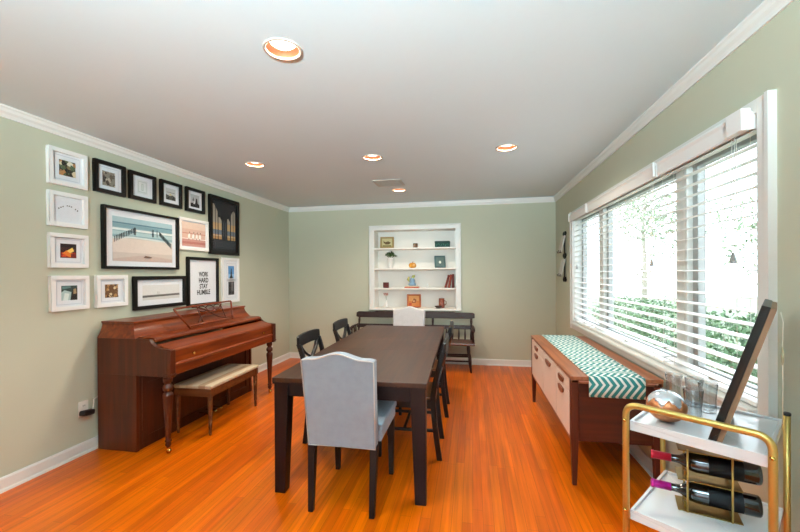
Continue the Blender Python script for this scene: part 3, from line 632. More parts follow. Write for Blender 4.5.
# ------------------------------------------------------------------ upholstered head chairs
def parsons(label, loc, rz, cloth, group):
    t = thing('upholstered_chair', label, 'chair', loc, rz, group)
    # local: faces +y; back rear face at y=0
    w = .211
    def top(x): a = abs(x) / w; return .888 + .034 * (0.5 + 0.5 * math.cos(PI * min(1, a / .72))) - (.006 * max(0, a - .85) / .15)
    n = 20; rings = []; lean = .075
    xs = [-w + 2 * w * i / n for i in range(n + 1)]
    out = [(-w + .012, .372), (w - .012, .372)] + [(x, top(x)) for x in xs[::-1]]
    def yb(z): return -lean * max(0, (z - .40)) / .5
    m = MB()
    R_ = []
    for off, ins in ((0, .008), (.006, 0), (.065, 0), (.075, .010)):
        r = []
        for x, z in out:
            xi = x * (1 - ins / w); zi = z - (ins if z > .6 else -ins * .5); r.append((xi, yb(zi) + off, zi))
        R_.append(r)
    m.loft(R_); m.build('backrest', cloth, t, bev=.004)
    m = MB(); m.tube([(x * .995, yb(z) + .001, z - .003 * (z > .6) + .002 * (z < .6)) for x, z in out], .004, 6, closed=True); m.build('piping', PIPING, t)
    m = MB(); m.box(-w - .004, w + .004, .074, .50, .385, .455); m.build('seat_frame', cloth, t, bev=.012)
    m = MB(); g = 8; rr = []
    for i in range(g + 1):
        row = []
        y = .074 + (.505 - .074) * i / g
        for j in range(g + 1):
            a, b2 = i / g * 2 - 1, j / g * 2 - 1; row.append((b2 * (w + .012), y, .49 + .022 * (1 - a ** 4) * (1 - b2 ** 4)))
        rr.append(row)
    bmv = [[m.bm.verts.new(p) for p in r] for r in rr]; lo = [[m.bm.verts.new((p[0], p[1], .45)) for p in r] for r in rr]
    for i in range(g):
        for j in range(g):
            m.face([bmv[i][j], bmv[i][j + 1], bmv[i + 1][j + 1], bmv[i + 1][j]], True); m.face([lo[i][j], lo[i + 1][j], lo[i + 1][j + 1], lo[i][j + 1]])
    for i in range(g):
        m.face([bmv[i][0], bmv[i + 1][0], lo[i + 1][0], lo[i][0]]); m.face([bmv[i][g], lo[i][g], lo[i + 1][g], bmv[i + 1][g]])
        m.face([bmv[0][i], lo[0][i], lo[0][i + 1], bmv[0][i + 1]]); m.face([bmv[g][i], bmv[g][i + 1], lo[g][i + 1], lo[g][i]])
    m.build('seat_cushion', cloth, t, bev=.012, seg=3)
    for s in (-1, 1):
        m = MB(); m.bar((s * .180, -.012, 0), (s * .186, .030, .385), (.030, .030), (.045, .045)); m.build('rear_leg', DKLEG, t, bev=.003)
        m = MB(); m.bar((s * .190, .465, 0), (s * .190, .465, .386), (.030, .030), (.045, .045)); m.build('front_leg', DKLEG, t, bev=.003)
    return t
parsons('blue grey linen upholstered chair at the near end of the table, back to the camera', (-.732, 2.065, 0), 0, LINEN, None)
parsons('whitish upholstered chair at the far end of the dining table, before the shelves', (-.815, 4.95, 0), PI, LINEN2, None)

# ------------------------------------------------------------------ deacon's bench at the far wall
BX0, BX1 = -1.745, .045; BW = BX1 - BX0
t = thing('spindle_bench', 'long dark wooden spindle-back bench against the far wall below the shelves', 'bench', ((BX0 + BX1) / 2, 5.45, 0))
h2 = BW / 2
m = MB(); m.box(-h2, h2, -.20, .17, .365, .40); m.build('seat', PEWS, t, bev=.012, seg=3)
def by(z): return .12 + .10 * (z - .40) / .38
m = MB()
prof = [(-h2 + .00, .705), (-h2 + .0, .765), (-h2 + .03, .780), (-h2 + .28, .780), (-h2 + .31, .792), (h2 - .31, .792), (h2 - .28, .780), (h2 - .03, .780), (h2, .765), (h2, .705), (h2 - .04, .695), (-h2 + .04, .695)]
m.loft([[(x, by(z) - .012, z) for x, z in prof], [(x, by(z) + .012, z) for x, z in prof]]); m.build('top_rail', PEW, t, bev=.004)
m = MB(); m.loft([[(x, by(z) - .011, z) for x, z in ((-h2 + .02, .545), (h2 - .02, .545), (h2 - .02, .6), (-h2 + .02, .6))], [(x, by(z) + .011, z) for x, z in ((-h2 + .02, .545), (h2 - .02, .545), (h2 - .02, .6), (-h2 + .02, .6))]]); m.build('middle_rail', PEW, t, bev=.003)
for x in (-h2 + .05, -h2 + .62, h2 - .61, h2 - .05):
    m = MB(); m.tube([(x, by(z), z) for z in (.40, .46, .52, .56, .61, .65, .70)], [.016, .020, .014, .018, .013, .018, .014], 10); m.build('back_post', PEW, t)
nsp = 18
for k in range(nsp):
    x = -h2 + .14 + (BW - .28) * k / (nsp - 1)
    if min(abs(x - q_) for q_ in (-h2 + .62, h2 - .61)) < .035: x += .03
    m = MB(); m.tube([(x, by(z), z) for z in (.395, .43, .47, .51, .55)], [.008, .012, .013, .010, .008], 8); m.build('spindle', PEW, t)
for s in (-1, 1):
    x = s * (h2 - .025)
    m = MB(); m.tube([(x, .17, .585), (x, .05, .590), (x, -.06, .588), (x, -.15, .575), (x, -.175, .555)], [.016, .018, .022, .024, .018], 10, flat=(.7, 1.2)); ar = m.build('arm', PEW, t)
    for y in (-.11, 0., .08):
        m = MB(); m.tube([(x, y, .395), (x, y, .45), (x, y, .52), (x, y, .578)], [.009, .014, .012, .009], 8); m.build('arm_spindle', PEW, ar)
for x in (-h2 + .12, 0, h2 - .10):
    for y, dy in ((-.14, -.05), (.11, .06)):
        sx = .045 if x > .1 else (-.045 if x < -.1 else 0)
        m = MB(); m.tube([(x + sx * (1 - z / .37), y + dy * (1 - z / .37), z) for z in (.0, .06, .13, .2, .27, .34, .37)], [.011, .016, .021, .016, .022, .018, .015], 10); m.build('leg', PEW, t)
m = MB()
for y, z in ((-.165, .15), (-.155, .24), (.15, .15)): m.tube([(-h2 + .10, y, z), (0, y, z), (h2 - .08, y, z)], .012, 8)
m.build('stretcher', PEW, t)

# ------------------------------------------------------------------ built-in shelves
SY = YB + .26
t = thing('built_in_bookshelf', 'white built-in shelves recessed in the far sage wall', 'bookshelf', ((NX0 + NX1) / 2, YB, NZ0))
nw = (NX1 - NX0) / 2; H_ = NZ1 - NZ0
m = MB(); m.box(-nw - .05, -nw + .016, -.022, 0, -.0, H_ + .03).box(nw - .016, nw + .05, -.022, 0, -.0, H_ + .03).box(-nw + .016, nw - .016, -.022, 0, H_ - .03, H_ + .03)
m.box(-nw - .066, nw + .066, -.03, 0, H_ + .03, H_ + .045).box(-nw - .064, -nw - .05, -.03, 0, 0, H_ + .03).box(nw + .05, nw + .064, -.03, 0, 0, H_ + .03); m.build('casing', TRIM, t, bev=.003)
m = MB(); m.box(-nw + .001, nw - .001, .262, .298, .001, H_ - .001); m.build('back_panel', SHELFW, t)
m = MB(); m.box(-nw + .001, -nw + .014, .0, .261, .001, H_ - .001).box(nw - .014, nw - .001, 0, .261, .001, H_ - .001).box(-nw + .0145, nw - .0145, .0, .261, H_ - .03, H_ - .001); m.build('side_lining', SHELFW, t)
SZ = [.825, 1.135, 1.442, 1.757]
for i, z in enumerate(SZ):
    m = MB(); z_ = z - NZ0
    if i == 0: m.box(-nw - .06, nw + .06, -.06, 0, z_ - .026, z_).box(-nw + .0145, nw - .0145, 0, .261, z_ - .024, z_)
    else: m.box(-nw + .0145, nw - .0145, .0, .261, z_ - .022, z_)
    m.build('shelf', SHELFW, t, bev=.003)
# objects on the shelves ------------------------------------------------
yo = YB + .12
def stand_frame(name, label, cat, xc, z, w, h, fc, layers, lean=.18, rz=0., b=.02, y=None):
    t = thing(name, label, cat, (xc, (y or yo), z + .0045), rz)
    M_ = Matrix.Rotation(-lean, 4, 'X'); m = MB()
    for q in ((-w / 2, w / 2, 0, b), (-w / 2, w / 2, h - b, h), (-w / 2, -w / 2 + b, b, h - b), (w / 2 - b, w / 2, b, h - b)): m.box(q[0], q[1], -.008, .010, q[2], q[3], M_)
    m.build('frame_moulding', flat(fc), t, bev=.002)
    m = MB()
    for i, (c, poly) in enumerate(layers):
        m.m(flat(c)); m.face([m.bm.verts.new(M_ @ Vector(((u - .5) * (w - 2 * b), -.002 - i * .0002, b + v * (h - 2 * b)))) for u, v in poly])
    m.build('picture', None, t)
    m = MB(); m.tube([(0, .013 + math.sin(lean) * h * .72, math.cos(lean) * h * .72), (0, .03 + math.sin(lean) * h * .72 + h * .22, .003)], .008, 6, flat=(.3, 1.6)); m.build('easel_back', flat(fc), t)
    return t
stand_frame('picture_frame', 'small gold frame with a bird picture on the top shelf', 'picture frame', -1.31, SZ[3], .215, .18, '#a08350', [('#8f8a5a', FULL), ('#c2b88a', R(.05, .05, .95, .95)), ('#5e4a26', [(.15, .7), (.35, .55), (.6, .65), (.85, .5), (.7, .3), (.4, .28), (.2, .45)]), ('#7c7340', R(.1, .05, .9, .2))], .1, .08)
def votive(label, xc, z, r, h, c1, cat='candle holder'):
    t = thing('candle_holder', label, cat, (xc, yo, z + .001)); m = MB(); m.lathe([(r * .9, 0), (r, .006), (r, h), (r * .88, h), (r * .86, .012), (.003, .010)], n=20); m.build('cup', flat(c1), t)
    m = MB(); m.lathe([(.003, .011), (r * .8, .011), (r * .8, h * .6), (.003, h * .6)], n=16); m.build('candle', mat('candle_wax', '#e6dcc8', .5), t); return t
votive('small brown candle holder alone in the middle of the top shelf', -.855, SZ[3], .036, .07, '#6e5442')
t = thing('decorative_box', 'dark green patterned box at the right of the top shelf', 'box', (-.435, yo, SZ[3] + .001)); m = MB(); m.box(-.112, .112, -.06, .06, 0, .065); m.build('box_body', flat('#1d4a42'), t, bev=.004); m = MB(); m.box(-.115, .115, -.063, .063, .065, .095); m.build('lid', flat('#16403a'), t, bev=.004)
m = MB(); m.m(flat('#4f8f7c')); 
for k in range(6): m.tube([(-.09 + k * .034, -.0645, .015 + .045 * (k % 2)), (-.075 + k * .034, -.0645, .05 - .02 * (k % 2))], .003, 5)
m.build('leaf_pattern', None, t)
t = thing('potted_plant', 'green plant in a white pot on the second shelf', 'plant', (-1.255, yo, SZ[2] + .001))
m = MB(); m.lathe([(.036, 0), (.038, .004), (.056, .145), (.060, .15), (.060, .165), (.054, .165), (.05, .13), (.003, .13)], n=24); m.build('pot', mat('white_ceramic', '#e8e6e2', .3, var=.02), t)
m = MB(); q = random.Random(5); GR = mat('dark_leaf', '#38602c', .5, var=.4, scale=30)
for _ in range(150):
    a, el = q.random() * 6.283, q.random() ** .6; r = .015 + .088 * q.random(); c = Vector((math.cos(a) * r, math.sin(a) * r * .8, .175 + .085 * (1 - (r / .105) ** 2) * (.3 + .7 * q.random()) + .01)); d1 = Vector((q.uniform(-1, 1), q.uniform(-1, 1), q.uniform(-.3, .8))).normalized() * .02; d2 = d1.cross(Vector((q.uniform(-1, 1), q.uniform(-1, 1), 1))).normalized() * .009
    m.face([m.bm.verts.new(p) for p in (c - d1, c + d2, c + d1, c - d2)])
for _ in range(16):
    a = q.random() * 6.28; m.tube([(0, 0, .12), (.03 * math.cos(a), .03 * math.sin(a), .17), (.07 * math.cos(a), .06 * math.sin(a), .21)], .002, 4)
m.build('foliage', GR, t)
t = thing('pumpkin_lantern', 'small golden orange lantern in the middle of the second shelf', 'lantern', (-.903, yo, SZ[2] + .001))
m = MB(); rings = []
for r, z in ((.02, 0), (.046, .012), (.056, .04), (.048, .07), (.022, .084), (.008, .078)):
    rings.append([((r + .004 * math.cos(8 * 2 * PI * j / 48)) * math.cos(2 * PI * j / 48), (r + .004 * math.cos(8 * 2 * PI * j / 48)) * math.sin(2 * PI * j / 48), z) for j in range(48)])
m.loft(rings, True, True); m.build('shell', mat('amber_glaze', '#d8983c', .25, var=.1, coat=.4), t); m = MB(); m.tube([(0, 0, .078), (.004, 0, .095), (.012, 0, .10)], .005, 6); m.build('stem', flat('#7a5426'), t)
stand_frame('picture_frame', 'teal grey frame with a pale flower leaning on the second shelf, right', 'picture frame', -.47, SZ[2], .165, .195, '#4c6668', [('#5f7573', FULL), ('#d8dccb', [(.5 + .16 * math.cos(2 * PI * k / 9), .45 + .16 * math.sin(2 * PI * k / 9)) for k in range(9)]), ('#efeede', [(.5 + .08 * math.cos(2 * PI * k / 9), .45 + .08 * math.sin(2 * PI * k / 9)) for k in range(9)]), ('#3c5250', R(.46, .1, .52, .3))], .32, .25)
votive('dark red glass candle holder at the left of the third shelf', -1.33, SZ[1], .046, .085, '#5b1f1b')
def book(label, x, y, z, w, d, h, col, rz=0, ry=0, group=None, page='#e9e0cc', flatly=True):
    t = thing('book', label, 'book', (x, y, z), rz, group); t.rotation_euler = (0, ry, rz)
    if flatly:   # lying flat: w x d footprint, thickness h
        m = MB(); m.box(-w / 2, w / 2, -d / 2, d / 2, 0, .003).box(-w / 2, w / 2, -d / 2, d / 2, h - .003, h).box(-w / 2, w / 2, -d / 2, -d / 2 + .003, .003, h - .003); m.build('cover', flat(col), t)
        m = MB(); m.box(-w / 2 + .004, w / 2 - .004, -d / 2 + .003, d / 2 - .004, .003, h - .003); m.build('pages', flat(page), t)
    else:        # standing, spine to the front: thickness w
        m = MB(); m.box(0, .003, -d / 2, d / 2, 0, h).box(w - .003, w, -d / 2, d / 2, 0, h).box(.003, w - .003, -d / 2, -d / 2 + .003, 0, h); m.build('cover', flat(col), t)
        m = MB(); m.box(.003, w - .003, -d / 2 + .003, d / 2 - .004, .004, h - .004); m.build('pages', flat(page), t)
    return t
book('orange red book lying flat, lowest of the small stack on the third shelf', -.91, yo, SZ[1] + .001, .22, .15, .018, '#b4532f')
book('cream book lying flat on the orange red one, third shelf', -.915, yo, SZ[1] + .0195, .19, .14, .014, '#d9c8ae', .05)
t = thing('ceramic_figurine', 'blue ceramic figurine on the stacked books of the third shelf', 'figurine', (-.91, yo, SZ[1] + .0335))
m = MB(); m.lathe([(.055, 0), (.062, .01), (.058, .03), (.04, .05), (.045, .08), (.035, .11), (.02, .12)], n=18); m.build('body', flat('#7f9fb8'), t)
m = MB(); m.tube([(-.03, 0, .06), (-.065, 0, .10), (-.05, 0, .14)], [.016, .02, .012], 8).tube([(.0, 0, .11), (.02, 0, .15), (.045, 0, .16)], [.02, .022, .01], 8); m.build('head_and_wing', flat('#b6b86a'), t)
t = thing('candle_holder', 'tiny white candle holder right of the books on the third shelf', 'candle holder', (-.665, yo, SZ[1] + .001)); m = MB(); m.lathe([(.022, 0), (.022, .004), (.006, .012), (.006, .03), (.016, .038), (.017, .06), (.014, .06)], n=16); m.build('holder', mat('white_ceramic', '#e8e6e2'), t)
GB = 'red books leaning at the end of the third shelf'
book('dark red book leaning furthest left of three on the third shelf', -.405, yo, SZ[1] + .009, .028, .14, .20, '#6e2a20', 0, .27, GB, flatly=False)
book('brown red book in the middle of the three leaning ones, third shelf', -.352, yo, SZ[1] + .0065, .030, .14, .205, '#8c3a26', 0, .17, GB, flatly=False)
book('maroon book standing upright against the right side of the third shelf', -.291, yo, SZ[1] + .001, .030, .14, .21, '#5f1f1c', 0, .0, GB, flatly=False)
t = thing('flower_vase', 'white bud vase with a pink flower at the left of the bottom shelf', 'vase', (-1.33, yo, SZ[0] + .001))
m = MB(); m.lathe([(.022, 0), (.028, .01), (.028, .06), (.016, .085), (.014, .11), (.018, .115), (.013, .115), (.010, .08), (.003, .07)], n=18); m.build('vase', mat('white_ceramic', '#e8e6e2'), t)
m = MB(); m.tube([(0, 0, .07), (.004, 0, .13), (-.004, 0, .185)], .003, 6); st = m.build('stem', flat('#5c7040'), t)
m = MB(); q = random.Random(3)
for k in range(26):
    a = q.random() * 6.28; r = .035 * q.random() ** .5; c = Vector((-.004 + r * math.cos(a), r * math.sin(a), .195 + .03 * q.random())); m.lathe([(.002, -.008), (.010, 0), (.002, .008)], tuple(c), 6)
m.build('blossom', flat('#c99a90'), t)
stand_frame('picture_frame', 'orange picture in a wooden frame on the bottom shelf, centre', 'picture frame', -.885, SZ[0], .215, .205, '#a8552a', [('#c77a3c', FULL), ('#d99a5c', R(.05, .5, .95, .95)), ('#8c4a24', [(.3, .3), (.5, .75), (.72, .6), (.65, .3)]), ('#e0b07c', [(.4, .4), (.5, .6), (.6, .42)]), ('#b4452c', R(.05, .04, .3, .3))], .1, .1)
t = thing('ceramic_mug', 'reddish brown mug on the bottom shelf, right', 'mug', (-.455, yo + .03, SZ[0] + .001)); m = MB(); m.lathe([(.04, 0), (.044, .006), (.044, .145), (.039, .145), (.038, .02), (.003, .018)], n=22); m.build('cup', mat('mug_glaze', '#8a4530', .3, var=.35, scale=25, coat=.4), t); m = MB(); m.tube([(.042, 0, .11), (.068, 0, .10), (.070, 0, .06), (.042, 0, .04)], .006, 8); m.build('handle', mat('mug_glaze', '#8a4530'), t)
t = thing('small_dish', 'small dark brown dish in front of the mug on the bottom shelf', 'dish', (-.50, yo - .055, SZ[0] + .001)); m = MB(); m.lathe([(.03, 0), (.05, .018), (.056, .035), (.051, .035), (.044, .016), (.003, .010)], n=22); m.build('bowl', flat('#3a2018'), t)

# ------------------------------------------------------------------ console under the window
CX0, CX1, CY0, CY1, CZ = .620, 1.150, 2.58, 4.22, .70
t = thing('sideboard_console', 'long teak sideboard with three cream fronts beneath the window', 'sideboard', (CX0, CY0, 0)); cw, cl = CX1 - CX0, CY1 - CY0
m = MB(); m.box(-.004, cw, -.004, cl + .004, CZ - .022, CZ).box(.0, cw, .0, .03, .655, CZ - .022).box(0, cw, cl - .03, cl, .655, CZ - .022); m.build('top', TEAK_Y, t, bev=.003)
m = MB(); m.box(.05, cw - .02, .02, .045, .285, .66); m.build('end_panel', TEAKD, t, bev=.002)
m = MB(); m.box(.05, cw - .02, cl - .045, cl - .02, .285, .66); m.build('end_panel', TEAKD, t, bev=.002)
m = MB(); m.box(.03, cw - .01, .03, cl - .03, .278, .30).box(cw - .03, cw - .012, .03, cl - .03, .30, .66); m.build('carcass', TEAKD, t)
m = MB(); m.box(.008, .03, .045, cl - .045, .272, .300).box(.008, .03, .045, cl - .045, .668, .679); 
for y in (.44, .965): m.box(.008, .30, y - .006, y + .006, .28, .67)
m.build('front_rail', TEAK_Y, t, bev=.002)
for x, y in ((.0225, .022), (.0225, cl - .022), (cw - .03, .022), (cw - .03, cl - .022)):
    m = MB(); m.bar((x, y, 0), (x, y, .30), (.026, .026), (.045, .044)); m.bar((x, y, .30), (x, y, .677), (.045, .044)); m.build('leg', TEAK_Z, t, bev=.003)
for x0 in (.045, .44):
    m = MB(); m.box(x0, x0 + .06, -.006, -.003, .668, .674); m.build('slot_inlay', mat('slot_inlay', '#c4806a', .4), t)
def lip(parent, yc, z, wd=.15):
    m = MB(); pts = []
    poly = [(-wd / 2, 0), (-wd * .42, -.022), (-wd * .25, -.034), (0, -.038), (wd * .25, -.034), (wd * .42, -.022), (wd / 2, 0), (wd * .42, .006), (-wd * .42, .006)]
    m.loft([[(x_, yc + u * .98, z + v) for u, v in poly] for x_ in (.002, -.012)]); o = m.build('handle', HANDW, parent, bev=.003); return o
for (y0, y1, two) in ((.050, .432, 1), (.448, .957, 0), (.973, cl - .05, 1)):
    yc = (y0 + y1) / 2
    if two:
        m = MB(); m.box(.0, .02, y0, y1, .585, .664); p = m.build('drawer', FRONTW, t, bev=.002); lip(p, yc + .02, .635)
        m = MB(); m.box(.0, .02, y0, y1, .303, .581); p = m.build('door', FRONTW, t, bev=.002); lip(p, yc + .02, .56)
    else:
        m = MB(); m.box(.0, .02, y0, y1, .303, .664); p = m.build('door', FRONTW, t, bev=.002); lip(p, yc + .02, .63, .2)
# runner
m = MB(); uvl = m.bm.loops.layers.uv.new('UVMap'); RX0, RX1 = .722, 1.045; path = []
zt = CZ + .003
path = [(CY0 - .012, zt - .125, 0), (CY0 - .013, zt - .06, 0), (CY0 - .012, zt - .012, 0), (CY0 - .008, zt - .002, 0), (CY0 + .002, zt, 0)] + [(CY0 + (CY1 - CY0) * k / 20, zt + .0004 * (k % 2), 0) for k in range(1, 20)] + [(CY1 + .0, zt, 0), (CY1 + .010, zt - .004, 0), (CY1 + .013, zt - .02, 0), (CY1 + .013, zt - .10, 0)]
dist = [0]
for a, b_ in zip(path, path[1:]): dist.append(dist[-1] + math.dist(a, b_))
for sgn, off in ((0, 0),):
    V = [[m.bm.verts.new((RX0 + (RX1 - RX0) * j / 6, p[0], p[1])) for j in range(7)] for p in path]
    for i in range(len(path) - 1):
        for j in range(6):
            f = m.face([V[i][j], V[i][j + 1], V[i + 1][j + 1], V[i + 1][j]], True)
            for l, (ii, jj) in zip(f.loops, ((i, j), (i, j + 1), (i + 1, j + 1), (i + 1, j))): l[uvl].uv = ((RX1 - RX0) * jj / 6, dist[ii])
o = m.build('table_runner', CHEV); sd = o.modifiers.new('thick', 'SOLIDIFY'); sd.thickness = .0024; sd.offset = 1
tag(o, 'teal and white chevron cloth runner lying along the sideboard', 'table runner')

# ------------------------------------------------------------------ bar cart
A = math.radians(-38.5); CW, CD = .392, .445; FX, FY = .578, 1.575
CM = Matrix.Translation((FX, FY, 0)) @ Matrix.Rotation(A, 4, 'Z')
t = thing('bar_cart', 'gold tube bar cart with two white trays at the near right', 'cart', (FX, FY, 0), A)
def tray(z):
    m = MB(); m.box(.006, CW - .006, .006, CD, z - .038, z - .008).box(.006, CW - .006, .006, .016, z - .008, z).box(.006, CW - .006, CD - .010, CD, z - .008, z).box(.006, .016, .016, CD - .010, z - .008, z).box(CW - .016, CW - .006, .016, CD - .010, z - .008, z); return m.build('tray', MARBLE, t, bev=.002)
tray(.80); tray(.462)
m = MB(); m.tube(rpath([(-.004, -.004, .07), (-.004, -.004, .862), (CW + .004, -.004, .862), (CW + .004, -.004, .07)], .045, 8), .0115, 14); hd = m.build('handle_frame', GOLD, t)
for x in (-.004, CW + .004):
    for z in (.79, .452):
        m = MB(); m.lathe([(.001, -.003), (.006, -.003), (.007, .0), (.004, .004), (.001, .005)], n=10, M=Matrix.Translation((x, -.0165, z + .012)) @ Matrix.Rotation(PI / 2, 4, 'X')); m.build('bolt', BRASS, hd)
    m = MB(); m.tube([(x, CD + .008, .07), (x, CD + .008, .815)], .0105, 12); o = m.build('rear_post', GOLD, t)
    m = MB(); m.lathe([(.012, 0), (.012, .008), (.009, .011)], (x, CD + .008, .815), 12); m.build('post_cap', BLKPL, o)
m = MB(); m.tube([(-.004, -.004, .12), (-.004, CD + .008, .12)], .008, 10).tube([(CW + .004, -.004, .12), (CW + .004, CD + .008, .12)], .008, 10).tube([(-.004, CD + .008, .12), (CW + .004, CD + .008, .12)], .008, 10); m.build('lower_brace', GOLD, t)
for x in (-.004, CW + .004):
    for y in (-.004, CD + .008):
        m = MB(); m.lathe([(.004, -.011), (.026, -.010), (.029, -.005), (.029, .005), (.026, .010), (.004, .011)], n=20, M=Matrix.Translation((x, y, .0295)) @ Matrix.Rotation(PI / 2, 4, 'X')); m.box(x - .010, x + .010, y - .015, y + .015, .045, .072); m.build('wheel', BLKPL, t)
TZ = .792 + .0008
# glasses
def clear_mat():
    m, nt, b = _new('clear_glass'); b.inputs['Base Color'].default_value = (1, 1, 1, 1); b.inputs['Transmission Weight'].default_value = 1; b.inputs['Roughness'].default_value = 0; b.inputs['IOR'].default_value = 1.45; return m
CG = clear_mat(); g0 = None
for (x, y, lb) in ((.833, 1.640, 'clear glass tumbler nearest the camera in the cluster on the cart'), (.870, 1.862, 'clear glass tumbler furthest left, behind the copper bowl on the cart'), (.936, 1.738, 'clear glass tumbler furthest right on the cart, next to the leaning panel'), (.922, 1.808, 'clear glass tumbler at the back of the cluster, nearest the window')):
    if g0 is None:
        g0 = m = MB(); m.lathe([(.003, 0), (.026, 0), (.028, .003), (.0285, .02), (.027, .05), (.030, .085), (.033, .118), (.0325, .1195), (.0315, .118), (.0285, .085), (.0255, .05), (.0255, .022), (.020, .012), (.003, .010)], n=28); g0 = m.build('glass_tumbler', pane_mat('tumbler_glass', (.94, .96, .97), 4.5, .02), None, (x, y, TZ)); o = g0
    else: o = g0.copy(); COL.objects.link(o); o.location = (x, y, TZ)
    tag(o, lb, 'glass', 'glass tumblers on the cart')
# copper bowl: faceted lower cup with a jagged rim, clear upper dome
t = thing('copper_globe_bowl', 'round globe with a jagged copper lower half and silvery top on the cart', 'bowl', (.728, 1.612, TZ))
n = 48; Rb = .066
def gp(a, el, r=Rb): return (r * math.cos(el) * math.cos(a), r * math.cos(el) * math.sin(a), .057 + .0585 * math.sin(el) * r / Rb)
jag = [.22 + .70 * abs(((j * 7 / n) % 1) - .5) * 2 * (.5 + .5 * abs(math.sin(j * .9))) for j in range(n)]
m = MB(); rings = [[gp(2 * PI * j / n, -1.35) for j in range(n)]]
for k in range(1, 10): rings.append([gp(2 * PI * j / n, -1.35 + (jag[j] - .12 + 1.35) * k / 9) for j in range(n)])
m.loft(rings, False, True); m.face([m.bm.verts.new(p) for p in rings[0][::-1]]); o = m.build('copper_cup', mat('copper_leaf', '#c07a4e', .35, .5, var=.2, scale=35), t); sd = o.modifiers.new('t', 'SOLIDIFY'); sd.thickness = .003; sd.offset = -1
m = MB(); rings = []
for k in range(0, 9): rings.append([gp(2 * PI * j / n, jag[j] - .12 + (1.45 - jag[j] + .12) * k / 8) for j in range(n)])
m.loft(rings, False, True); o = m.build('silvered_dome', mat('silvered_glass', '#e6e9ee', .12, .6, var=.03), t); sd = o.modifiers.new('t', 'SOLIDIFY'); sd.thickness = .003; sd.offset = -1
# leaning framed panel
wv = Vector((.562, .827, 0)); dv = Vector((.827, -.562, 0)); base = Vector((.790, 1.425, TZ + .001))
s_up = (dv * .132 + Vector((0, 0, .455))); Lp = s_up.length; up = s_up.normalized(); nv = wv.cross(up).normalized()
if nv.x > 0: nv = -nv          # picture side faces up-left
Mx = Matrix(((wv.x, up.x, nv.x, base.x), (wv.y, up.y, nv.y, base.y), (wv.z, up.z, nv.z, base.z), (0, 0, 0, 1)))
t = thing('leaning_picture_frame', 'black framed panel with a brown wooden edge leaning upright on the cart', 'picture frame'); t.matrix_world = Mx
PWd = .40
m = MB(); m.box(0, PWd, 0, .035, -.0, .022).box(0, PWd, Lp - .035, Lp, 0, .022).box(0, .035, .035, Lp - .035, 0, .022).box(PWd - .035, PWd, .035, Lp - .035, 0, .022); m.build('frame_moulding', BLKF, t, bev=.002)
m = MB(); m.box(.003, PWd - .003, .003, Lp - .003, -.014, 0); m.build('wood_backing', wood('raw_frame_wood', '#6a4c35', '#8d6c4f', 1, .6, 8, 0), t)
m = MB(); m.box(.034, PWd - .034, .034, Lp - .034, .001, .010); m.build('picture', mat('dark_chalk_panel', '#2b2c2c', .7, var=.2, scale=9), t)
m = MB(); topc = Vector((.02, Lp - .005, -.020)); pts = [topc, Vector((.02, Lp - .04, -.028))]
Mi = Mx.inverted(); w0 = Mx @ Vector((.03, Lp - .01, -.024)); pts = [Mi @ (w0 + Vector(q)) for q in ((0, 0, 0), (.006, 0, -.03), (.004, 0, -.12), (.005, 0, -.22), (.004, 0, -.34))]
m.tube(pts, .0035, 6, flat=(.4, 1.3)); rb = m.build('ribbon', mat('cream_ribbon', '#d9d2c0', .7), t)
m = MB(); c_ = Mi @ (w0 + Vector((.004, 0, -.13))); upw = (Mi.to_3x3() @ Vector((0, 0, 1))); m.tube([c_ + upw * q for q in (-.035, -.02, 0, .02, .03)], [.002, .008, .011, .007, .002], 8, flat=(.4, 1)); m.build('ribbon_tag', mat('tan_tag', '#a39a7c', .7), rb)
# wine rack with two bottles
rb_ = math.radians(-19.5); RC = Vector((.872, 1.625, .4545)); ca, sa = math.cos(rb_), math.sin(rb_)
t = thing('wine_rack', 'small brass wine rack on the lower tray of the cart', 'wine rack', tuple(RC), rb_)
for z in (.0015, .117, .228):
    m = MB(); m.box(-.095, .095, -.045, .06, z, z + .004)
    m.build('plate', BRASSD, t, bev=.001)
for x in (-.065, .065):
    for y in (-.043, .055):
        m = MB(); m.tube([(x, y, 0), (x, y, .236)], .0035, 8); m.build('rod', GOLD, t)
for z in (.0055, .121):
    for x in (-.07, .07):
        m = MB(); m.prism([(-.022, 0), (.030, 0), (.030, .026), (.022, .020), (.004, .0165), (-.014, .020), (-.022, .026)], x - .004, x + .004, 'yz'); o = m.build('cradle', BRASSD, t); o.location = (0, 0, z)
def bottle(label, z, foil, off, g='wine bottles in the brass rack'):
    axis = Vector((ca, sa, 0)); side = Vector((-sa, ca, 0)); c = RC + side * off + Vector((0, 0, z))
    t = thing('wine_bottle', label, 'bottle', tuple(c), rb_, g)
    M_ = Matrix.Rotation(PI / 2, 4, 'Y')   # local z -> +x, base at +x end
    M2 = Matrix.Translation((.150, 0, 0)) @ Matrix.Rotation(-PI / 2, 4, 'Y')
    m = MB(); m.lathe([(.004, .006), (.022, .002), (.034, 0), (.037, .004), (.0375, .012), (.0375, .185), (.034, .203), (.024, .222), (.016, .235), (.0145, .25), (.014, .318), (.0155, .319), (.0155, .326), (.003, .327)], n=28, M=M2); b = m.build('bottle_body', BTL, t)
    m = MB(); m.lathe([(.0152, .262), (.0155, .262), (.0152, .318), (.0165, .319), (.0165, .328), (.003, .3285)], n=20, M=M2); m.build('foil_cap', foil, t)
    m = MB(); m.loft([[M2 @ Vector((.0379 * math.cos(a), .0379 * math.sin(a), zz)) for a in [(-PI * .75 + 1.5 * PI * j / 20) for j in range(21)]] for zz in (.05, .15)], False, True, closed=False); m.build('bottle_label', LBL, t)
    return t
bottle('dark wine bottle with a magenta foil cap, the lower one in the rack', .0055 + .0165 + .038, FOILM, .004)
bottle('dark wine bottle with a red foil cap, the upper one in the rack', .121 + .0165 + .038, FOILR, .004)

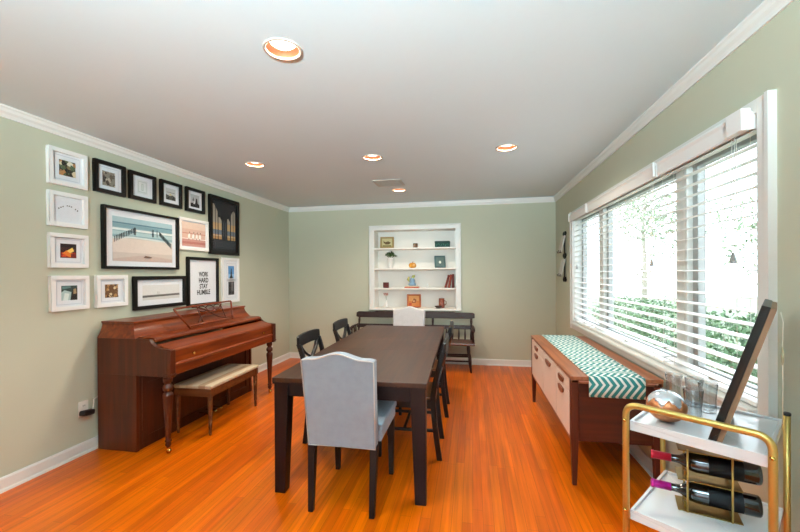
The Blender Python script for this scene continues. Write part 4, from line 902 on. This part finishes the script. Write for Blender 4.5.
# ------------------------------------------------------------------ iron wall holder beyond the window
t = thing('wall_file_holder', 'black iron scroll wall holder with two white cards, between window and far corner', 'wall decor', (XR, 5.22, 1.25))
m = MB(); m.box(-.012, -.002, -.014, .014, .0, .64)
def spiral(cy, cz, s, k):
    return [(-.006, cy + s * (.04 * (1 - i / 22)) * math.cos(i * .45), cz + k * (.04 * (1 - i / 22)) * math.sin(i * .45)) for i in range(20)]
for s in (-1, 1):
    m.tube(spiral(s * .04, .60, s, 1), .007, 6); m.tube(spiral(s * .04, .03, s, -1), .007, 6); m.tube(spiral(s * .04, .32, s, 1), .007, 6)
m.build('iron_scroll', IRON, t)
for z in (.07, .37):
    m = MB()
    m.tube([(-.004, 0, z + .24), (-.012, 0, z + .12), (-.05, 0, z - .01), (-.075, 0, z + .0), (-.078, 0, z + .03)], .004, 6)
    m.tube([(-.076, -.10, z + .02), (-.072, -.09, z - .005), (-.072, .09, z - .005), (-.076, .10, z + .02)], .004, 6); ho = m.build('hook_arm', IRON, t)
    m = MB(); m.box(-.072, -.058, -.085, .085, 0, .215, Matrix.Translation((0, 0, z)) @ Matrix.Translation((-.064, 0, 0)) @ Matrix.Rotation(.22, 4, 'Y') @ Matrix.Translation((.064, 0, 0))); m.build('card', mat('pale_card', '#c6c4bd', .6, var=.1, scale=20), t)

# ------------------------------------------------------------------ added uplight, unseen behind the camera, shaped as a floor lamp
t = thing('added_uplight', 'added uplight shaped as a white floor lamp, unseen behind the camera, brightening the ceiling', 'lamp', (-.2, -1.55, 0))
m = MB(); m.lathe([(.003, 0), (.15, 0), (.15, .02), (.03, .035), (.003, .035)], n=32); m.build('base', TRIM, t)
m = MB(); m.tube([(0, 0, .034), (0, 0, 1.66)], .012, 12); m.build('pole', TRIM, t)
m = MB(); m.lathe([(.012, 1.655), (.06, 1.665), (.15, 1.73), (.19, 1.78), (.186, 1.78), (.146, 1.734), (.058, 1.671), (.012, 1.662)], n=36, cap=False); m.build('uplight_shade', TRIM, t)
m = MB(); m.lathe([(.003, 1.69), (.03, 1.70), (.035, 1.72), (.03, 1.745), (.003, 1.75)], n=20); m.build('bulb', emis('added_uplight_bulb', '#f2f6ff', 6), t)
l = bpy.data.lights.new('added_uplight_light', 'AREA'); l.shape = 'DISK'; l.size = .25; l.energy = 225; l.color = (.70, .93, 1); l.spread = 1.9  # cool fill added to brighten the ceiling and far wall
lo = bpy.data.objects.new('added_uplight_light', l); COL.objects.link(lo); lo.location = (-.2, -1.55, 1.79); lo.rotation_euler = Vector((-.12, .85, .72)).to_track_quat('-Z', 'Y').to_euler()

# ------------------------------------------------------------------ outside
GRASS = mat('lawn', '#76806a', .9, var=.3, scale=3)
struct(bx(XR + T + .02, 30, -22, 30, -.5, -.45).build('ground', GRASS))
pv = struct(bx(-14, XR + T, -20, YR - T - .02, -.25, -.2).build('ground', mat('patio_stone', '#c9c6be', .8, var=.1, scale=2)))
def leaf_blob(m, q, c, rad, n, size, mats):
    for _ in range(n):
        d = Vector((q.gauss(0, 1), q.gauss(0, 1), q.gauss(0, 1))).normalized(); r = (.55 + .45 * q.random()) * (1 + .18 * mnoise.noise(d * 2.2 + Vector(c)))
        p = Vector((c[0] + d.x * rad[0] * r, c[1] + d.y * rad[1] * r, c[2] + d.z * rad[2] * r))
        a = Vector((q.uniform(-1, 1), q.uniform(-1, 1), q.uniform(-1, 1))).normalized() * size * q.uniform(.6, 1.2); b_ = a.cross(Vector((q.uniform(-1, 1), q.uniform(-1, 1), q.uniform(-1, 1)))).normalized() * size * .45
        m.m(q.choice(mats)); m.face([m.bm.verts.new(v) for v in (p - a, p + b_, p + a, p - b_)])
LG = [mat('leaf_a', '#50704a', .6, var=.2), mat('leaf_b', '#6c8660', .6, var=.2), mat('leaf_c', '#425c3f', .6, var=.2)]
def shrub(x, y, rx, ry, rz_, top, label, seed, n=1500):
    q = random.Random(seed); t = thing('garden_shrub', label, 'shrub', (x, y, -.45), 0, 'shrubs outside the window')
    hgt = top + .45; m = MB(); leaf_blob(m, q, (0, 0, hgt * .55), (rx, ry, hgt * .5), n, .05, LG); m.build('foliage', None, t)
    m = MB()
    for k in range(7):
        a = q.random() * 6.28; m.tube([(0, 0, 0), (.1 * math.cos(a), .1 * math.sin(a), hgt * .3), (rx * .6 * math.cos(a), ry * .6 * math.sin(a), hgt * .75)], [.02, .014, .005], 6)
    m.build('stem', mat('bark', '#6c5a48', .9, var=.3, scale=12), t)
shrub(3.3, 4.3, .75, .85, .6, 1.0, 'bright green shrub outside, seen through the near window pane', 11, 2200)
shrub(3.7, 6.25, .8, .95, .6, .72, 'green shrub outside behind the middle of the window, nearer one', 12, 2000)
shrub(3.9, 8.5, .8, 1.0, .6, .80, 'green shrub outside seen through the middle window, further along', 13, 1800)
shrub(4.1, 11.0, .9, 1.2, .6, .7, 'low green shrub outside seen through the far window pane', 14, 1600)
LT = [mat('spring_leaf', '#8a9a78', .6, var=.15), mat('spring_leaf_pale', '#a5ad98', .6, var=.1), mat('spring_leaf_b', '#75866a', .6, var=.15)]
def tree(x, y, h, label, seed):
    q = random.Random(seed); t = thing('garden_tree', label, 'tree', (x, y, -.45), 0, 'trees far outside the window')
    m = MB(); m.tube([(0, 0, 0), (.05, .05, h * .3), (.0, .1, h * .6), (.05, 0, h * .9)], [.14, .11, .07, .03], 10)
    for k in range(26):
        a = q.random() * 6.28; z0 = h * q.uniform(.15, .8); l = h * q.uniform(.2, .4); p1 = (l * math.cos(a), l * math.sin(a), z0 + l * .6); m.tube([(0.02, .04, z0), (p1[0] * .5, p1[1] * .5, z0 + l * .22), p1], [.035, .022, .008], 5)
    m.build('trunk', mat('pale_bark', '#a59c90', .9, var=.25, scale=10), t)
    m = MB()
    for k in range(12):
        a = q.random() * 6.28; r = h * q.uniform(.1, .34); leaf_blob(m, q, (r * math.cos(a), r * math.sin(a), h * q.uniform(.35, .95)), (h * .17, h * .17, h * .13), 190, .10, LT)
    m.build('crown', None, t)
tree(9.5, 8.5, 5.5, 'pale spring tree outside, behind the near window pane', 21)
tree(10.5, 14.5, 6.2, 'tall pale spring tree outside, seen through the middle window', 22)
tree(8.5, 21, 6.5, 'distant pale tree outside, seen through the far end of the window', 23)

# ------------------------------------------------------------------ light
W = bpy.data.worlds.new('sky'); S.world = W; W.use_nodes = True
N, L = W.node_tree.nodes, W.node_tree.links; bg = N['Background']
tcw = N.new('ShaderNodeTexCoord'); nzw = N.new('ShaderNodeTexNoise'); nzw.inputs['Scale'].default_value = 2.2; nzw.inputs['Detail'].default_value = 4
L.new(tcw.outputs['Generated'], nzw.inputs['Vector']); crw = N.new('ShaderNodeValToRGB')
crw.color_ramp.elements[0].color = (.68, .86, 1, 1); crw.color_ramp.elements[1].color = (.84, .94, 1, 1); crw.color_ramp.elements[0].position = .3; crw.color_ramp.elements[1].position = .6
L.new(nzw.outputs['Fac'], crw.inputs[0]); L.new(crw.outputs[0], bg.inputs[0]); bg.inputs[1].default_value = 3.7
def portal(loc, rot, sx, sy):
    l = bpy.data.lights.new('portal', 'AREA'); l.shape = 'RECTANGLE'; l.size = sx; l.size_y = sy; l.cycles.is_portal = True
    o = bpy.data.objects.new('portal', l); COL.objects.link(o); o.location = loc; o.rotation_euler = rot
portal((XR + T + .01, (WY0 + WY1) / 2, (WZ0 + WZ1) / 2), (0, PI / 2, 0), WZ1 - WZ0, WY1 - WY0)
portal((-.75, YR - T - .01, 1.08), (PI / 2, 0, 0), .9, 2.15)

# ------------------------------------------------------------------ camera
f, yaw, pitch, roll = 380.96, .1852, -.0034, -.0062
cy, sy_ = math.cos(yaw), math.sin(yaw); cp, sp_ = math.cos(pitch), math.sin(pitch)
F_ = Vector((-sy_ * cp, cy * cp, sp_)); R0 = Vector((cy, sy_, 0)); U0 = R0.cross(F_)
Rv = R0 * math.cos(roll) + U0 * math.sin(roll); Uv = -R0 * math.sin(roll) + U0 * math.cos(roll)
cam = bpy.data.cameras.new('camera'); co = bpy.data.objects.new('camera', cam); COL.objects.link(co)
co.matrix_world = Matrix(((Rv.x, Uv.x, -F_.x, 0), (Rv.y, Uv.y, -F_.y, 0), (Rv.z, Uv.z, -F_.z, 1.36), (0, 0, 0, 1)))
cam.sensor_width = 36; cam.lens = f / 800 * 36; cam.shift_y = 8.8244 / 800; cam.clip_start = .05
S.camera = co
S.view_settings.view_transform = 'Standard'; S.view_settings.look = 'None'; S.view_settings.gamma = 1; S.view_settings.use_curve_mapping = False
S.view_settings.exposure = .72
S.cycles.max_bounces = 10; S.cycles.diffuse_bounces = 6; S.cycles.transparent_max_bounces = 16; S.cycles.sample_clamp_indirect = 6; S.cycles.caustics_refractive = False; S.cycles.caustics_reflective = False
S.cycles.use_denoising = True
